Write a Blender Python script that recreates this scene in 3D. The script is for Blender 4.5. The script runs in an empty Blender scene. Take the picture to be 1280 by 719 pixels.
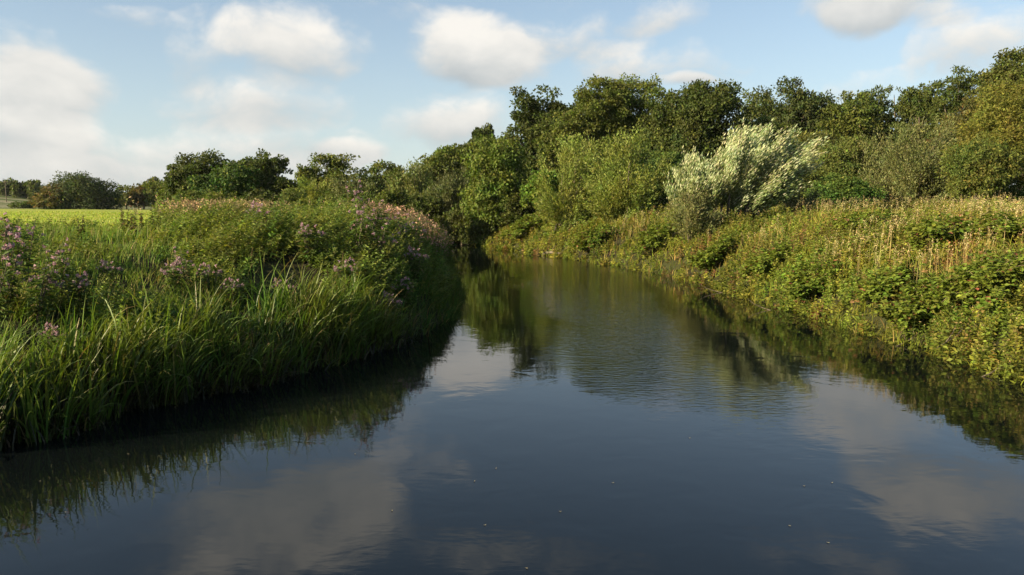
import bpy, math, random
import numpy as np
from mathutils import Vector

R = math.radians
S = bpy.context.scene
COL = S.collection
H_CAM = 3.5
PITCH = math.atan(103.5 / 1000.0)
F = 1000.0
SUN_EL = R(19); SUN_DIR = np.array([-0.91, -0.42]); SUN_DIR /= np.linalg.norm(SUN_DIR)

# ------------------------------------------------------------------ helpers
def at(px, py, Y):
    """world point at depth Y seen at picture position px,py"""
    a = px - 640.0; b = 359.5 - py
    dx = a
    dy = F * math.cos(PITCH) + b * math.sin(PITCH)
    dz = -F * math.sin(PITCH) + b * math.cos(PITCH)
    k = Y / dy
    return np.array([dx * k, Y, H_CAM + dz * k])

def to_px(P):
    d = P - np.array([0, 0, H_CAM])
    f = d[:, 1] * math.cos(PITCH) - d[:, 2] * math.sin(PITCH)
    u = d[:, 1] * math.sin(PITCH) + d[:, 2] * math.cos(PITCH)
    f = np.maximum(f, 1e-3)
    return 640 + F * d[:, 0] / f, 359.5 - F * u / f

def tag(o, label=None, cat=None, group=None, kind=None):
    if label: o['label'] = label
    if cat: o['category'] = cat
    if group: o['group'] = group
    if kind: o['kind'] = kind
    return o

def empty(name, loc, rz=0):
    o = bpy.data.objects.new(name, None); COL.objects.link(o)
    o.location = tuple(float(v) for v in loc); o.rotation_euler = (0, 0, rz)
    o.empty_display_size = 0.3
    return o

def copy_tree(o, parent=None):
    c = o.copy(); COL.objects.link(c); c.parent = parent
    for ch in o.children:
        copy_tree(ch, c)
    return c

def unit(v):
    return v / np.maximum(np.linalg.norm(v, axis=-1, keepdims=True), 1e-9)

class Geo:
    def __init__(s): s.V = []; s.F = []; s.C = []; s.n = 0
    def add(s, V, Fq, C):
        if len(V) == 0: return
        s.V.append(V.astype(np.float32)); s.F.append((Fq + s.n).astype(np.int32))
        s.C.append(np.clip(C, 0.002, 0.95).astype(np.float32)); s.n += len(V)
    def build(s, name, mat, parent=None, origin=None, smooth=False):
        V = np.concatenate(s.V); Fq = np.concatenate(s.F); C = np.concatenate(s.C)
        if origin is not None: V = V - np.asarray(origin, dtype=np.float32)
        me = bpy.data.meshes.new(name)
        me.vertices.add(len(V)); me.vertices.foreach_set('co', V.ravel())
        me.loops.add(Fq.size); me.loops.foreach_set('vertex_index', Fq.ravel())
        me.polygons.add(len(Fq))
        me.polygons.foreach_set('loop_start', np.arange(0, Fq.size, 4, dtype=np.int32))
        me.polygons.foreach_set('loop_total', np.full(len(Fq), 4, dtype=np.int32))
        me.polygons.foreach_set('use_smooth', np.full(len(Fq), smooth, dtype=bool))
        at_ = me.color_attributes.new('tint', 'FLOAT_COLOR', 'POINT')
        at_.data.foreach_set('color', np.concatenate([C, np.ones((len(C), 1), np.float32)], 1).ravel())
        me.update(); me.validate()
        me.materials.append(mat)
        o = bpy.data.objects.new(name, me); COL.objects.link(o)
        if parent is not None: o.parent = parent
        return o

def vnoise(x, y, s, seed=0):
    """smooth value noise 0..1"""
    x = np.asarray(x) / s + 1000; y = np.asarray(y) / s + 1000
    xi = np.floor(x).astype(np.int64); yi = np.floor(y).astype(np.int64)
    fx = x - xi; fy = y - yi
    fx = fx * fx * (3 - 2 * fx); fy = fy * fy * (3 - 2 * fy)
    def h(a, b):
        n = (a * 374761393 + b * 668265263 + seed * 1442695041) & 0x7fffffff
        n = ((n ^ (n >> 13)) * 1274126177) & 0x7fffffff
        n = n ^ (n >> 16)
        return (n & 0xffff) / 65535.0
    return (h(xi, yi) * (1 - fx) + h(xi + 1, yi) * fx) * (1 - fy) + (h(xi, yi + 1) * (1 - fx) + h(xi + 1, yi + 1) * fx) * fy

def sstep(a, b, x):
    t = np.clip((x - a) / (b - a), 0, 1); return t * t * (3 - 2 * t)

# ------------------------------------------------------------------ river and terrain
LEFT = [(-9.5, -30), (-9.2, -5), (-9.0, 4), (-8.4, 9), (-7.4, 12), (-6.2, 14), (-4.6, 16.2), (-3.5, 18.5), (-2.6, 22), (-2.1, 27),
        (-2.3, 34), (-4.2, 42), (-7.0, 50), (-9.5, 58), (-11.5, 64), (-14, 71), (-16, 78), (-17.5, 92), (-17, 140), (-30, 220), (-70, 420)]
RIGHT = [(13, -30), (12.5, -5), (12.0, 6), (11.0, 12), (10.5, 16), (10.1, 19), (9.7, 24), (9.3, 28.7), (8.6, 37), (7.1, 44), (3.4, 53),
         (-0.3, 61), (-2.6, 69), (-6, 76), (-11, 82), (-13.5, 92), (-13, 140), (-25, 222), (-64, 422)]
def chaikin(P, n=2):
    P = np.array(P, float)
    for _ in range(n):
        Q = [P[0]]
        for a, b in zip(P[:-1], P[1:]):
            Q += [a * .75 + b * .25, a * .25 + b * .75]
        Q.append(P[-1]); P = np.array(Q)
    return P
LP = chaikin(LEFT); RP = chaikin(RIGHT)
def dist_poly(x, y, P):
    best = np.full(x.shape, 1e9)
    for a, b in zip(P[:-1], P[1:]):
        d = b - a; L2 = d @ d
        t = np.clip(((x - a[0]) * d[0] + (y - a[1]) * d[1]) / L2, 0, 1)
        best = np.minimum(best, np.hypot(x - a[0] - t * d[0], y - a[1] - t * d[1]))
    return best
RING = np.concatenate([LP, RP[::-1]])
def inside(x, y):
    c = np.zeros(x.shape, bool)
    n = len(RING)
    for i in range(n):
        x1, y1 = RING[i]; x2, y2 = RING[(i + 1) % n]
        if y1 == y2: continue
        m = ((y1 > y) != (y2 > y)) & (x < (x2 - x1) * (y - y1) / (y2 - y1) + x1)
        c ^= m
    return c
def river(x, y):
    x = np.asarray(x, float); y = np.asarray(y, float)
    dl = dist_poly(x, y, LP); dr = dist_poly(x, y, RP); ins = inside(x, y)
    wob = 0.35 * (vnoise(x, y, 1.7, 3) - .5) + 0.5 * (vnoise(x, y, 5, 4) - .5)
    d = np.minimum(dl, dr)
    d = np.where(ins, -d, d) + wob
    return d, dl < dr
def height(x, y):
    x = np.asarray(x, float); y = np.asarray(y, float)
    d, left = river(x, y)
    hl = np.interp(d, [0, .6, 1.5, 3, 6, 12, 40, 170, 260, 500], [.0, .35, .7, 1.25, 1.8, 2.15, 2.3, 2.75, 2.8, 4])
    hl2 = np.interp(d, [0, .35, 1.0, 2, 4, 8, 14, 40, 170, 260, 500], [.1, .75, 1.4, 1.95, 2.25, 2.3, 2.3, 2.3, 2.75, 2.8, 4])
    kf = sstep(17.5, 23, y); hl = hl * (1 - kf) + hl2 * kf
    hr = np.interp(d, [0, .4, 1.5, 3.5, 6, 15, 60, 200, 600], [.0, .45, 1.25, 2.1, 2.5, 2.8, 3.6, 8, 16])
    h = np.where(left, hl, hr)
    h = h + np.where(d > 0, 0.22 * (vnoise(x, y, 2.2, 5) - .5) * sstep(.3, 3, d), 0)
    hill = 9.0 * np.exp(-(((x + 250) / 60) ** 2 + ((y - 330) / 80) ** 2)) * sstep(200, 260, y)
    h = h + hill
    bed = np.maximum(-1.3, d * .7) - .03
    return np.where(d > 0, h, bed)

def axis(lo, hi, near_lo, near_hi, step, g):
    a = list(np.arange(near_lo, near_hi + 1e-6, step)); s = step
    x = near_hi
    while x < hi: s *= g; x += s; a.append(x)
    s = step; x = near_lo; pre = []
    while x > lo: s *= g; x -= s; pre.append(x)
    return np.array(pre[::-1] + a)

# ------------------------------------------------------------------ materials
def mat_new(name):
    m = bpy.data.materials.new(name); m.use_nodes = True
    nt = m.node_tree; nt.nodes.clear()
    return m, nt, nt.nodes.new, nt.links.new
def leaf_mat(name, trans=.35, rough=.5, spec=.35, tmul=(1.25, 1.3, .55)):
    m, nt, N, L = mat_new(name)
    out = N('ShaderNodeOutputMaterial')
    a = N('ShaderNodeAttribute'); a.attribute_name = 'tint'
    tc = N('ShaderNodeTexCoord'); nz = N('ShaderNodeTexNoise'); nz.inputs['Scale'].default_value = .55; nz.inputs['Detail'].default_value = 2
    L(tc.outputs['Object'], nz.inputs['Vector'])
    hs = N('ShaderNodeHueSaturation')
    mr = N('ShaderNodeMapRange'); mr.inputs[1].default_value = .3; mr.inputs[2].default_value = .7; mr.inputs[3].default_value = .47; mr.inputs[4].default_value = .53
    L(nz.outputs['Fac'], mr.inputs[0]); L(mr.outputs[0], hs.inputs['Hue'])
    L(a.outputs['Color'], hs.inputs['Color'])
    p = N('ShaderNodeBsdfPrincipled'); p.inputs['Roughness'].default_value = rough; p.inputs['Specular IOR Level'].default_value = spec
    L(hs.outputs['Color'], p.inputs['Base Color'])
    mul = N('ShaderNodeMix'); mul.data_type = 'RGBA'; mul.blend_type = 'MULTIPLY'; mul.inputs[0].default_value = 1
    L(hs.outputs['Color'], mul.inputs[6]); mul.inputs[7].default_value = (*tmul, 1)
    t = N('ShaderNodeBsdfTranslucent'); L(mul.outputs[2], t.inputs['Color'])
    mx = N('ShaderNodeMixShader'); mx.inputs[0].default_value = trans
    L(p.outputs[0], mx.inputs[1]); L(t.outputs[0], mx.inputs[2]); L(mx.outputs[0], out.inputs['Surface'])
    return m
def bark_mat():
    m, nt, N, L = mat_new('bark')
    out = N('ShaderNodeOutputMaterial'); p = N('ShaderNodeBsdfPrincipled')
    tc = N('ShaderNodeTexCoord'); mp = N('ShaderNodeMapping'); mp.inputs['Scale'].default_value = (6, 6, 1.2)
    nz = N('ShaderNodeTexNoise'); nz.inputs['Scale'].default_value = 2.5; nz.inputs['Detail'].default_value = 6
    L(tc.outputs['Object'], mp.inputs[0]); L(mp.outputs[0], nz.inputs['Vector'])
    cr = N('ShaderNodeValToRGB'); cr.color_ramp.elements[0].position = .35; cr.color_ramp.elements[0].color = (.035, .028, .02, 1)
    cr.color_ramp.elements[1].position = .65; cr.color_ramp.elements[1].color = (.17, .14, .1, 1)
    a = N('ShaderNodeAttribute'); a.attribute_name = 'tint'
    mul = N('ShaderNodeMix'); mul.data_type = 'RGBA'; mul.blend_type = 'MULTIPLY'; mul.inputs[0].default_value = 1
    L(nz.outputs['Fac'], cr.inputs[0]); L(cr.outputs[0], mul.inputs[6]); L(a.outputs['Color'], mul.inputs[7])
    L(mul.outputs[2], p.inputs['Base Color']); p.inputs['Roughness'].default_value = .9
    b = N('ShaderNodeBump'); b.inputs['Strength'].default_value = .6; b.inputs['Distance'].default_value = .03
    L(nz.outputs['Fac'], b.inputs['Height']); L(b.outputs[0], p.inputs['Normal'])
    L(p.outputs[0], out.inputs['Surface'])
    return m
M_LEAF = leaf_mat('leaf', rough=.62, spec=.18)
M_WILLOW = leaf_mat('willow_leaf', trans=.3, rough=.55, spec=.3)
M_GRASS = leaf_mat('grass_blade', trans=.33, rough=.46, spec=.35)
M_DULL = leaf_mat('dry_grass_blade', trans=.35, rough=.7, spec=.15)
M_PETAL = leaf_mat('petal', trans=.35, rough=.6, spec=.2, tmul=(1.1, 1, 1.1))
M_SEED = leaf_mat('seed_head', trans=.2, rough=.8, spec=.1, tmul=(1.1, 1, .8))
M_BARK = bark_mat()

# ------------------------------------------------------------------ shape generators
def quads(C, D, N, L, W, col, fold=.08, mid=.45):
    """rhombic leaves with a fold"""
    n = len(C); L = np.broadcast_to(L, (n,))[:, None]; W = np.broadcast_to(W, (n,))[:, None]
    Sd = unit(np.cross(D, N)); Nn = unit(np.cross(Sd, D))
    m = C + D * L * mid + Nn * W * fold * 2
    V = np.stack([C, m + Sd * W / 2, C + D * L, m - Sd * W / 2], 1).reshape(-1, 3)
    Fq = np.arange(4 * n).reshape(n, 4)
    return V, Fq, np.repeat(col, 4, axis=0)

def cols(rng, n, base, var=.22, alt=None, p=.15):
    c = np.tile(np.array(base, float), (n, 1))
    if alt is not None:
        k = rng.random(n) < p
        c[k] = np.array(alt)
    c = c * np.exp(rng.normal(0, var, (n, 1)))
    c = c * np.exp(rng.normal(0, .07, (n, 3)))
    return c

def blades(rng, P, L, az, th0, bend, w, col, segs=5, power=1.4, tipcol=None):
    """arching grass blades"""
    n = len(P); L = np.broadcast_to(L, (n,)).astype(float)
    t = np.linspace(0, 1, segs + 1)
    th = th0[:, None] + bend[:, None] * t[None] ** power
    st = (L / segs)[:, None]
    hx = np.cumsum(np.concatenate([np.zeros((n, 1)), (np.sin(th[:, :-1]) * st)], 1), 1)
    hz = np.cumsum(np.concatenate([np.zeros((n, 1)), (np.cos(th[:, :-1]) * st)], 1), 1)
    ca, sa = np.cos(az), np.sin(az)
    X = P[:, None, :] + np.stack([hx * ca[:, None], hx * sa[:, None], hz], 2)
    tw = rng.normal(0, .7, n)
    sx, sy = np.cos(az + np.pi / 2 + tw), np.sin(az + np.pi / 2 + tw)
    Sd = np.stack([sx, sy, rng.normal(0, .25, n)], 1)
    wt = np.broadcast_to(w, (n,))[:, None] * (np.minimum(1, .55 + 1.6 * t) * (1 - t ** 2.2) + .06)[None]
    A = X - Sd[:, None] * wt[..., None] / 2; B = X + Sd[:, None] * wt[..., None] / 2
    V = np.stack([A, B], 2).reshape(-1, 3)
    k = np.arange(segs); one = np.stack([2 * k, 2 * k + 1, 2 * k + 3, 2 * k + 2], 1)
    Fq = (np.arange(n)[:, None, None] * 2 * (segs + 1) + one[None]).reshape(-1, 4)
    c = np.repeat(col[:, None, :], segs + 1, 1)
    if tipcol is not None:
        tp = (t ** 3)[None, :, None]; c = c * (1 - tp) + tipcol[:, None, :] * tp
    C = np.repeat(c.reshape(-1, 3), 2, axis=0)
    return V, Fq, C, X

def herbs(rng, g, P, L, az, lean, K, ll, lw, colL, colS=(.08, .1, .03), t0=.2, droop=.3, gs=None, seedcol=None, seedn=0, seedt=.78, seedl=.05):
    """upright leafy stems: thin stem plus K leaves each"""
    n = len(P); rep = K
    L = np.broadcast_to(L, (n,)).astype(float)
    V, Fq, C, X = blades(rng, P, L, az, lean * .6, lean * .9, np.maximum(.008, L * .009), cols(rng, n, colS), segs=4, power=1)
    g.add(V, Fq, C)
    def along(t):
        i = np.clip((t * 4).astype(int), 0, 3); f = (t * 4 - i)[..., None]
        idx = np.repeat(np.arange(n), t.size // n)
        return X[idx, i.ravel()] * (1 - f.reshape(-1, 1)) + X[idx, i.ravel() + 1] * f.reshape(-1, 1)
    t = (t0 + (1 - t0) * (np.arange(K)[None] + rng.random((n, K))) / K)
    pos = along(t)
    a = (np.arange(K)[None] * 2.4 + rng.random((n, 1)) * 6.3 + rng.normal(0, .4, (n, K))).ravel()
    up = (rng.normal(.35 - droop, .4, n * K) + (t.ravel() - .5) * .8)
    D = unit(np.stack([np.cos(a), np.sin(a), up], 1))
    N = unit(np.stack([rng.normal(0, .6, n * K), rng.normal(0, .6, n * K), np.ones(n * K) * .8], 1))
    sc = (1.15 - .65 * t.ravel() ** 2) * rng.uniform(.7, 1.25, n * K)
    V, Fq, C = quads(pos, D, N, np.broadcast_to(ll, (n,)).repeat(K) * sc, np.broadcast_to(lw, (n,)).repeat(K) * sc, colL.repeat(K, 0) * np.exp(rng.normal(0, .18, (n * K, 1))))
    g.add(V, Fq, C)
    if seedn and gs is not None:
        t = seedt + (1.03 - seedt) * rng.random((n, seedn))
        t = np.minimum(t, .999)
        pos = along(t) + rng.normal(0, .02, (n * seedn, 3)) * L.repeat(seedn)[:, None]
        D = unit(rng.normal(0, 1, (n * seedn, 3)) + np.array([0, 0, .6]))
        N = unit(rng.normal(0, 1, (n * seedn, 3)))
        V, Fq, C = quads(pos, D, N, seedl * rng.uniform(.6, 1.5, n * seedn), seedl * .6, cols(rng, n * seedn, seedcol, .3))
        gs.add(V, Fq, C)
    return X

def tube(g, pts, rad, col, sides=7):
    pts = np.array(pts, float); n = len(pts)
    rad = np.broadcast_to(rad, (n,))
    T = np.gradient(pts, axis=0); T = unit(T)
    ref = np.array([1.0, .13, .07]) if abs(T[0][0]) < .8 else np.array([0, 1.0, .1])
    U = unit(np.cross(T, ref)); W = np.cross(T, U)
    a = np.linspace(0, 2 * np.pi, sides, endpoint=False)
    V = pts[:, None] + rad[:, None, None] * (np.cos(a)[None, :, None] * U[:, None] + np.sin(a)[None, :, None] * W[:, None])
    i = np.arange(n - 1)[:, None]; j = np.arange(sides)[None]
    Fq = np.stack([i * sides + j, i * sides + (j + 1) % sides, (i + 1) * sides + (j + 1) % sides, (i + 1) * sides + j], -1).reshape(-1, 4)
    V = V.reshape(-1, 3)
    g.add(V, Fq, np.tile(np.array(col, float), (len(V), 1)))

def rdir(rng, n, zmin=-1):
    v = unit(rng.normal(0, 1, (n * 3 + 20, 3))); v = v[v[:, 2] > zmin][:n]
    return v

def crown_broad(rng, c, r, n, leaf, base, alt, lobes=13, airy=.0, aspect=.6, flat=.65):
    c = np.array(c); r = np.array(r)
    dl = rdir(rng, lobes, -.8)
    Lp = c + dl * r * rng.uniform(.36, .68, (lobes, 1)); Lr = r.mean() * rng.uniform(.3, .5, lobes) * (1 - .2 * airy)
    Lp = np.concatenate([Lp, [c]]); Lr = np.append(Lr, r.mean() * .5)
    m = int(26 * (1 - .35 * airy)); k = len(Lp)
    ds = rdir(rng, k * m, -.75)
    lr = Lr.repeat(m)[:, None] * np.array([1.1, 1.1, .85])
    Sp = Lp.repeat(m, 0) + ds * lr * rng.uniform(.65, 1.12, (k * m, 1))
    Sr = Lr.repeat(m) * rng.uniform(.18, .42, k * m) * (1 - .25 * airy)
    keep = (((Sp - c) / (r * 1.06)) ** 2).sum(1) < 1.0
    Sp, Sr = Sp[keep], Sr[keep]
    q = max(4, int(n / len(Sp)))
    w = (Sr ** 2 / (Sr ** 2).mean()); cnt = np.maximum(2, (q * w)).astype(int)
    idx = np.repeat(np.arange(len(Sp)), cnt); nn = len(idx)
    off = unit(rng.normal(0, 1, (nn, 3))) * rng.uniform(.3, 1.1, (nn, 1)) * Sr[idx][:, None] * np.array([1.15, 1.15, flat])
    pos = Sp[idx] + off
    D = unit(unit(off) * .8 + rng.normal(0, .6, (nn, 3)) + np.array([0, 0, -.15]))
    N = unit(rng.normal(0, .7, (nn, 3)) + unit(off) * .6 + unit(pos - c) * .5 + np.array([0, 0, .3]))
    cl = cols(rng, nn, base, .2, alt, .12) * np.exp(rng.normal(0, .12, len(Sp)))[idx][:, None]
    Lf = leaf * rng.uniform(.6, 1.4, nn)
    return quads(pos, D, N, Lf, Lf * aspect, cl) , Lp

def crown_shoot(rng, c, r, n, leaf, base, alt, plumes=16, wind=(0, 0, 0), aspect=.3, spread=.16, t0=.3, zmin=-.1, pal=.15, basez=-.95, straight=False):
    c = np.array(c); r = np.array(r); wind = np.array(wind)
    dp = rdir(rng, plumes, zmin)
    tips = c + dp * r * rng.uniform(.72, 1.0, (plumes, 1)) + wind * r * (rng.uniform(.1, .5, (plumes, 1)))
    roots = c + np.array([0, 0, basez]) * r + rng.normal(0, .13, (plumes, 3)) * r * np.array([1.6, 1.6, .5]) + (tips - c) * np.array([.45, .45, 0]) * rng.random((plumes, 1))
    sh = 26; K = max(4, n // (plumes * sh))
    ip = np.repeat(np.arange(plumes), sh); ns = len(ip)
    p1 = tips[ip] + rng.normal(0, spread, (ns, 3)) * r
    p0 = roots[ip] + rng.normal(0, .06, (ns, 3)) * r
    pm = p0 * .45 + p1 * .55
    pm[:, 2] += (p1 - p0)[:, 2] * .16
    pm[:, :2] -= (p1 - p0)[:, :2] * .12
    t = t0 + (1 - t0) * rng.random((ns, K)) ** .8
    tt = t[..., None]
    pos = (p0[:, None] * (1 - tt) ** 2 + 2 * pm[:, None] * tt * (1 - tt) + p1[:, None] * tt ** 2)
    tan = unit(2 * (1 - tt) * (pm - p0)[:, None] + 2 * tt * (p1 - pm)[:, None])
    nn = ns * K
    pos = pos.reshape(-1, 3) + rng.normal(0, leaf * .45, (nn, 3)); tan = tan.reshape(-1, 3)
    D = unit(tan + rng.normal(0, .45, (nn, 3)) + wind * .25)
    N = unit(rng.normal(0, 1, (nn, 3)) + np.array([0, 0, .4]))
    cl = cols(rng, nn, base, .2, alt, pal) * np.exp(rng.normal(0, .12, ns)).repeat(K)[:, None]
    Lf = leaf * rng.uniform(.6, 1.4, nn)
    stems = [(p0[i], pm[i], p1[i]) for i in range(0, ns, 9)]
    return quads(pos, D, N, Lf, Lf * aspect, cl), tips, stems

GRN_DARK = (.048, .066, .015); GRN_MID = (.085, .108, .022); GRN_YEL = (.12, .155, .03)
GRN_OLV = (.085, .105, .028); GRN_PALE = (.13, .165, .055); BRN = (.12, .09, .03); SILV = (.34, .37, .22)
STY = {
 'oak':    dict(f='b', base=GRN_DARK, alt=GRN_MID, leaf=.0042, aspect=.7),
 'oakmid': dict(f='b', base=(.082, .1, .02), alt=GRN_YEL, leaf=.004, aspect=.65),
 'airy':   dict(f='b', base=(.065, .085, .02), alt=GRN_MID, leaf=.0038, aspect=.55, airy=.9),
 'bright': dict(f='b', base=(.09, .125, .022), alt=GRN_YEL, leaf=.0045, aspect=.65),
 'brown':  dict(f='b', base=(.095, .085, .025), alt=(.14, .09, .03), leaf=.0038, aspect=.6),
 'ash':    dict(f='b', base=(.13, .135, .026), alt=(.16, .16, .035), leaf=.0046, aspect=.4, flat=.8),
 'bush':   dict(f='b', base=(.068, .1, .022), alt=GRN_YEL, leaf=.0036, aspect=.6),
 'willow': dict(f='s', base=(.155, .19, .035), alt=GRN_YEL, leaf=.0044, aspect=.34),
 'olive':  dict(f='s', base=(.085, .1, .028), alt=GRN_OLV, leaf=.0044, aspect=.36),
 'palewillow': dict(f='s', base=(.12, .135, .045), alt=(.17, .18, .08), leaf=.0044, aspect=.32),
 'dome':   dict(f='b', base=(.04, .06, .02), alt=(.07, .09, .025), leaf=.0036, aspect=.5, flat=1.0),
}
def tree(name, label, px, hw, top, bot, Y, style, seed, cat='tree', group=None, lobes=13, dens=1.0, depth=.85, trunkcol=(1, 1, 1), **kw):
    rng = np.random.default_rng(seed)
    st = dict(STY[style]); f = st.pop('f'); st.update(kw)
    ct = at(px, top, Y); cb = at(px, bot, Y)
    gx, gy = ct[0], Y
    gz = float(height(np.array([gx]), np.array([gy]))[0]); gz = max(gz, -.05)
    zt, zb = ct[2], max(cb[2], gz + .05)
    rx = hw * Y / 1000.0; rz = (zt - zb) / 2
    lowc = .3 if name == 'water_bush' else (.36 if f == 'b' and Y > 60 else .44)
    c = np.array([gx, gy, zb + (zt - zb) * lowc]); rx *= 1.07;  r = np.array([rx, rx * depth, (zt - zb) * (1 - lowc)])
    root = empty(name, (gx, gy, gz)); tag(root, label, cat, group)
    area = 2 * hw * (bot - top)
    leaf = max(.07, st.pop('leaf') * max(Y, 40) * .66)
    n = int(min(75000, max(1500, area * 3.6 * dens)))
    g = Geo(); gt = Geo()
    org = (gx, gy, gz)
    def fit(Vq, pts):
        hi = np.percentile(Vq[:, 2], 99.7); lo = zb
        k = (zt - lo) / (hi - lo)
        w = (np.percentile(Vq[:, 0], 99) - np.percentile(Vq[:, 0], 1)) / 2; m_ = (np.percentile(Vq[:, 0], 99) + np.percentile(Vq[:, 0], 1)) / 2
        kx = rx * .97 / w
        for A in [Vq] + pts:
            A[..., 2] = lo + (A[..., 2] - lo) * np.where(A[..., 2] > lo, k, 1)
            A[..., 0] = gx + (A[..., 0] - m_) * kx
    if f == 'b':
        q, Lp = crown_broad(rng, c, r * np.array([1, 1, 1.02]), n, leaf, st['base'], st['alt'], lobes=lobes, airy=st.get('airy', 0), aspect=st['aspect'], flat=st.get('flat', .65))
        Vq, Fq_, Cq = q
        fit(Vq, [Lp])
        kq = Vq.reshape(-1, 4, 3)[:, 0, 2] > max(zb, gz) - .1 + 0 * rz
        Vq = Vq.reshape(-1, 4, 3)[kq].reshape(-1, 3); Cq = Cq.reshape(-1, 4, 3)[kq].reshape(-1, 3)
        g.add(Vq, np.arange(len(Vq)).reshape(-1, 4), Cq)
        tr = max(.08, rz * .045 + .04)
        fork = np.array([gx, gy, gz + max(.4, (zb - gz) + (zt - zb) * .28)])
        bend = rng.normal(0, .25, 3) * np.array([1, 1, 0])
        tube(gt, [(gx, gy, gz - .3), np.array([gx, gy, gz]) * .5 + fork * .5 + bend * .5, fork + bend * .4, fork * .4 + c * .6 + np.array([0, 0, rz * .4])], [tr * 1.35, tr, tr * .8, tr * .25], trunkcol, 8)
        for p in Lp[:-1]:
            s = fork + bend * .4 - np.array([0, 0, rng.uniform(0, .25) * rz])
            mid = s * .5 + p * .5 + np.array([0, 0, rng.uniform(0, .12) * rz]) + rng.normal(0, .06, 3) * rx
            tube(gt, [s, mid, p, p + (p - mid) * .12], [tr * .45, tr * .3, tr * .17, tr * .05], trunkcol, 5)
    else:
        q, tips, stems = crown_shoot(rng, c, r, n, leaf, st['base'], st['alt'], plumes=st.get('plumes', 18), wind=st.get('wind', (0, 0, 0)), aspect=st['aspect'],
                              spread=st.get('spread', .15), t0=st.get('t0', .06), zmin=st.get('zmin', -.7), pal=st.get('pal', .15))
        fit(q[0], [a_ for st3 in stems for a_ in st3])
        g.add(*q)
        tr = max(.03, rz * .012 + .03)
        base = np.array([gx, gy, gz - .2])
        for a, b, d in stems[::3]:
            s0 = base + (a - base) * np.array([.3, .3, 0])
            tube(gt, [s0, a * .8 + s0 * .2, b, b * .3 + d * .7], [tr, tr * .7, tr * .35, tr * .1], trunkcol, 5)
    g.build('crown', M_WILLOW if f == 's' else M_LEAF, root, origin=org)
    gt.build('trunk', M_BARK, root, origin=org, smooth=True)
    return root

# ------------------------------------------------------------------ terrain
xs = axis(-900, 900, -32, 32, .4, 1.09); ys = axis(-160, 1400, -4, 86, .4, 1.09)
GX, GY = np.meshgrid(xs, ys); HZ = height(GX.ravel(), GY.ravel())
V = np.stack([GX.ravel(), GY.ravel(), HZ], 1)
nx, ny = len(xs), len(ys)
i = np.arange(ny - 1)[:, None]; j = np.arange(nx - 1)[None]
Fq = np.stack([i * nx + j, i * nx + j + 1, (i + 1) * nx + j + 1, (i + 1) * nx + j], -1).reshape(-1, 4)
gt = Geo(); gt.add(V, Fq, np.ones((len(V), 3)) * .5)

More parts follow.
